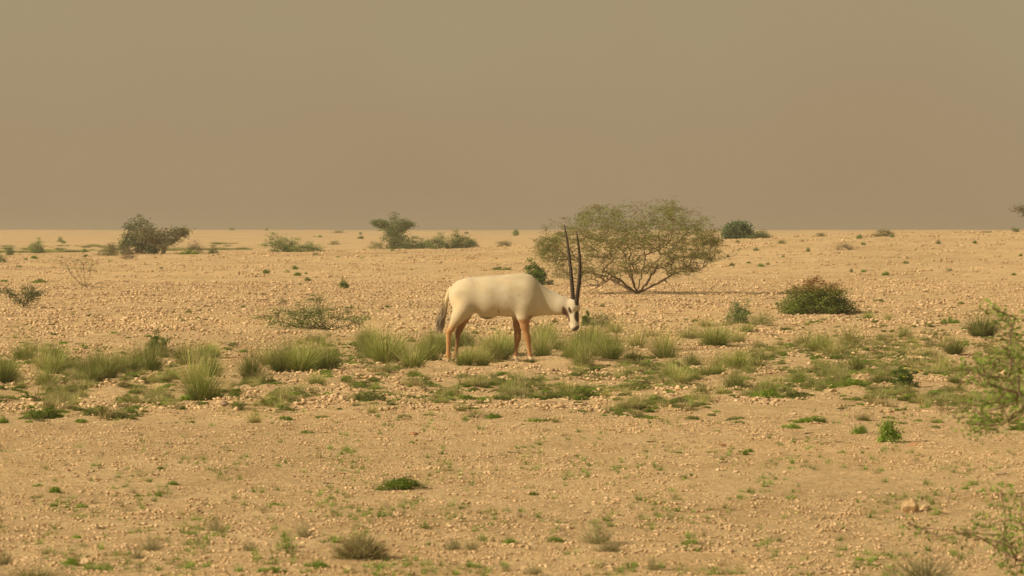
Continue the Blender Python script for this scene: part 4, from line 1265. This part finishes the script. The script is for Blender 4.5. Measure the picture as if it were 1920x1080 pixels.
    E2 = lambda a, b, c0, s0, c1, s1: sstep(1.15, .85, np.sqrt(((a - c0) / s0) ** 2 + ((b - c1) / s1) ** 2)) if False else 1 - sstep(.85, 1.15, np.sqrt(((a - c0) / s0) ** 2 + ((b - c1) / s1) ** 2))
    hb(E2(u, w, .160, .062, 0, .034) * (v > 0), dark)
    hb(E2(u, w, .008, .034, 0, .026) * (v > .02), dark)
    hb(E2(z, x - (.520 - z) * .35, .515, .088, .476, .032) * (y < .0), (.13, .065, .04))
    hb(E2(u, v, .090, .036, .010, .015) * (np.abs(w) > .03), dark)
    hb(E2(u, w, .300, .040, 0, .045) * (v > -.015), (.08, .055, .05))
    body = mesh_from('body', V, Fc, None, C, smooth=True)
    m, nn, l, b, out = new_mat('oryx_coat')
    a = nn.new('ShaderNodeAttribute'); a.attribute_name = 'col'
    tc = nn.new('ShaderNodeTexCoord')
    mp = nn.new('ShaderNodeMapping'); mp.inputs['Scale'].default_value = (22, 22, 60); l.new(tc.outputs['Object'], mp.inputs['Vector'])
    t = noise(nn, l, 3.0, 5, .7, mp.outputs['Vector'])
    r = ramp(nn, [(.3, (.88, .86, .83)), (.65, (1.05, 1.05, 1.05))]); l.new(t.outputs['Fac'], r.inputs['Fac'])
    mx = nn.new('ShaderNodeMixRGB'); mx.blend_type = 'MULTIPLY'; mx.inputs['Fac'].default_value = 1
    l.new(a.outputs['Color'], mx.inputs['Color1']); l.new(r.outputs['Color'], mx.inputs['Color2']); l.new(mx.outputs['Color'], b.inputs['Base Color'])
    b.inputs['Roughness'].default_value = .7; b.inputs['Sheen Weight'].default_value = .25; b.inputs['Specular IOR Level'].default_value = .25
    bp = nn.new('ShaderNodeBump'); bp.inputs['Strength'].default_value = .5; bp.inputs['Distance'].default_value = .008
    l.new(t.outputs['Fac'], bp.inputs['Height']); l.new(bp.outputs['Normal'], b.inputs['Normal'])
    body.materials.append(m)
    gx_, gy_, gz_, mpp = at(977.8, 681)
    root = link('oryx', None, None, (gx_, gy_, gz_))
    sc = mpp * 174.0
    root.scale = (sc, sc, sc)
    tag(root, 'white oryx with brown legs lowering its head to graze', 'oryx')
    link('body', body, root)
    # horns
    mh, nn, l, b, out = new_mat('horn'); b.inputs['Roughness'].default_value = .6; b.inputs['Specular IOR Level'].default_value = .25
    tc = nn.new('ShaderNodeTexCoord'); wv = nn.new('ShaderNodeTexNoise'); wv.inputs['Scale'].default_value = 60
    l.new(tc.outputs['Object'], wv.inputs['Vector']); r = ramp(nn, [(.35, (.022, .015, .010)), (.7, (.06, .04, .025))]); l.new(wv.outputs['Fac'], r.inputs['Fac']); l.new(r.outputs['Color'], b.inputs['Base Color'])
    L = lambda px, py, dy: np.array([(1000 + px / 4.9 - 977.8) / 174., dy, (682.5 - (420 + py / 4.9)) / 174.])
    for pts in ([L(368, 752, -.065), L(360, 640, -.055), L(349, 500, -.035), L(336, 370, .0), L(320, 230, .05), L(303, 120, .10), L(286, 22, .15)],
                [L(392, 755, -.10), L(404, 660, -.125), L(420, 540, -.15), L(428, 420, -.165), L(422, 300, -.17), L(410, 190, -.165), L(395, 88, -.155)]):
        pts = np.array(pts); ns = 120; tt = np.linspace(0, len(pts) - 1, ns)
        path = np.stack([np.interp(tt, range(len(pts)), pts[:, k]) for k in range(3)], -1)
        for _ in range(60): path[1:-1] = (path[:-2] + path[2:]) / 2 * .5 + path[1:-1] * .5
        s = np.linspace(0, 1, ns)
        rad = .0212 * (1 - s) ** .55 + .003
        ring = np.where(s < .5, 1 + .09 * np.sign(np.sin(s * 230)), 1)
        rad = rad * ring
        sides = 12; VV = []
        for i in range(ns):
            d = path[min(i + 1, ns - 1)] - path[max(i - 1, 0)]; d /= np.linalg.norm(d)
            uu = np.cross(d, [0, 1, 0]); uu /= np.linalg.norm(uu); vv = np.cross(d, uu)
            for k in range(sides):
                aa = 2 * math.pi * k / sides
                VV.append(path[i] + rad[i] * (uu * math.cos(aa) + vv * math.sin(aa)))
        FF = [[i * sides + k, i * sides + (k + 1) % sides, (i + 1) * sides + (k + 1) % sides, (i + 1) * sides + k] for i in range(ns - 1) for k in range(sides)]
        link('horn', mesh_from('horn', VV, FF, mh, smooth=True), root)
    # ears: leaf shaped cups set behind the horns
    for s in (-1, 1):
        VV, FF = [], []
        base = hp(.03, -.045, s * .052)
        dirv = S * s * .72 - Fv * .55 + D * .45; dirv /= np.linalg.norm(dirv)
        sidev = np.cross(dirv, Fv); sidev /= np.linalg.norm(sidev); nrm = np.cross(dirv, sidev)
        nl, nc = 9, 8
        for i in range(nl):
            t_ = i / (nl - 1); wd = .030 * math.sin(math.pi * min(1, t_ * .86 + .14)) ** .8 + .002
            for k in range(nc):
                a_ = (k / nc) * 2 * math.pi
                VV.append(base + dirv * .125 * t_ + sidev * wd * math.cos(a_) + nrm * (.010 * math.sin(a_) * (1 - .6 * t_) + .35 * wd * math.cos(a_) ** 2))
        for i in range(nl - 1):
            for k in range(nc): FF.append([i * nc + k, i * nc + (k + 1) % nc, (i + 1) * nc + (k + 1) % nc, (i + 1) * nc + k])
        VV = np.array(VV)
        link('ear', mesh_from('ear', VV, FF, m, np.tile(np.array([.62, .48, .30]), (len(VV), 1)), smooth=True), root)
    # eyes
    me_, nn, l, b, out = new_mat('eye'); b.inputs['Base Color'].default_value = (.01, .007, .005, 1); b.inputs['Roughness'].default_value = .12
    for s in (-1, 1):
        bm = bmesh.new(); bmesh.ops.create_uvsphere(bm, u_segments=14, v_segments=10, radius=.013)
        mm = bpy.data.meshes.new('eye'); bm.to_mesh(mm); bm.free(); mm.materials.append(me_)
        link('eye', mm, root, tuple(hp(.085, .018, s * .052)))
    # hooves: cloven wedges
    mhf, nn, l, b, out = new_mat('hoof'); b.inputs['Base Color'].default_value = (.42, .35, .25, 1); b.inputs['Roughness'].default_value = .55
    for xz, yy in ((152, -.10), (203, .095), (708, -.078), (607, .078)):
        bm = bmesh.new()
        for s in (-1, 1):
            ring0 = [(-.026, .003), (-.018, .020), (.012, .023), (.043, .010), (.046, .002)]
            ring1 = [(-.020, .003), (-.014, .016), (.008, .018), (.024, .009), (.026, .002)]
            lo = [bm.verts.new((a, s * c, 0)) for a, c in ring0]; hi = [bm.verts.new((a, s * c, .045)) for a, c in ring1]
            for k in range(5): bm.faces.new((lo[k], lo[(k + 1) % 5], hi[(k + 1) % 5], hi[k]))
            bm.faces.new(lo); bm.faces.new(hi)
        bmesh.ops.recalc_face_normals(bm, faces=bm.faces[:])
        bmesh.ops.bevel(bm, geom=bm.edges[:], offset=.002, segments=1, affect='EDGES')
        mm = bpy.data.meshes.new('hoof'); bm.to_mesh(mm); bm.free(); mm.materials.append(mhf)
        link('hoof', mm, root, ((xz - 640) / K + .004, yy, -.008))
    # tail: a tapering dock and a brush of long hair swung to the left
    rng = np.random.default_rng(44)
    TL = [P3(172, 445, 0), P3(146, 480, -.01), P3(130, 540, -.015), P3(121, 600, -.02)]
    TL = np.array(TL); tt = np.linspace(0, 3, 20)
    path = np.stack([np.interp(tt, range(4), TL[:, k]) for k in range(3)], -1)
    for _ in range(6): path[1:-1] = (path[:-2] + path[2:]) / 4 + path[1:-1] / 2
    A, Bv = path[:-1], path[1:]
    rr_ = np.linspace(.030, .017, 20)
    tv = tubes(A, Bv, rr_[:-1], rr_[1:], (.66, .54, .33), 10, 0, rng)
    nh = 900
    sv = rng.random(nh); st_ = path[(9 + sv * 10).astype(int)] + rng.normal(0, .008, (nh, 3))
    VV, FF, CC = [], [], []
    endp = P3(84, 702, -.02)
    for i in range(nh):
        e = endp + np.array([rng.normal(0, .024), rng.normal(0, .022), rng.normal(0, .045)])
        mid = (st_[i] + e) / 2 + np.array([-.004 + rng.normal(0, .010), rng.normal(0, .012), -.012])
        if rng.random() < .3: e = mid + (e - mid) * .5
        wv_ = np.array([rng.normal(), rng.normal(), 0]); wv_ /= np.linalg.norm(wv_); wv_ *= .0022
        o_ = len(VV)
        VV += [st_[i] - wv_, st_[i] + wv_, mid - wv_, mid + wv_, e - wv_ * .3, e + wv_ * .3]
        FF += [[o_, o_ + 1, o_ + 3, o_ + 2], [o_ + 2, o_ + 3, o_ + 5, o_ + 4]]
        j = rng.uniform(.7, 1.3)
        c0 = np.array([.52, .41, .23]) * j; c1 = np.array([.38, .31, .20]) * j; c2 = np.array([.20, .165, .115]) * j
        CC += [c0, c0, c1, c1, c2, c2]
    tl = join(tv, (np.array(VV), np.array(FF), np.array(CC)))
    link('tail', mesh_from('tail', tl[0], tl[1], m, tl[2], smooth=True), root)
oryx()

# ------------------------------------------------------------------ dusty air
def haze():
    bm = bmesh.new(); bmesh.ops.create_cube(bm, size=1)
    me = bpy.data.meshes.new('haze'); bm.to_mesh(me); bm.free()
    m = bpy.data.materials.new('haze'); m.use_nodes = True
    n, l = m.node_tree.nodes, m.node_tree.links
    n.clear()
    out = n.new('ShaderNodeOutputMaterial'); v = n.new('ShaderNodeVolumePrincipled')
    v.inputs['Color'].default_value = (.80, .72, .60, 1)
    v.inputs['Density'].default_value = HAZE
    v.inputs['Anisotropy'].default_value = .3
    l.new(v.outputs['Volume'], out.inputs['Volume'])
    me.materials.append(m)
    o = link('haze', me, None, (0, 0, (5.0 - 8.0) / 2), 0, (18400, 18400, 13.0))
    tag(o, 'thin warm dust haze over the plain', kind='stuff')
HAZE = .0010
haze()
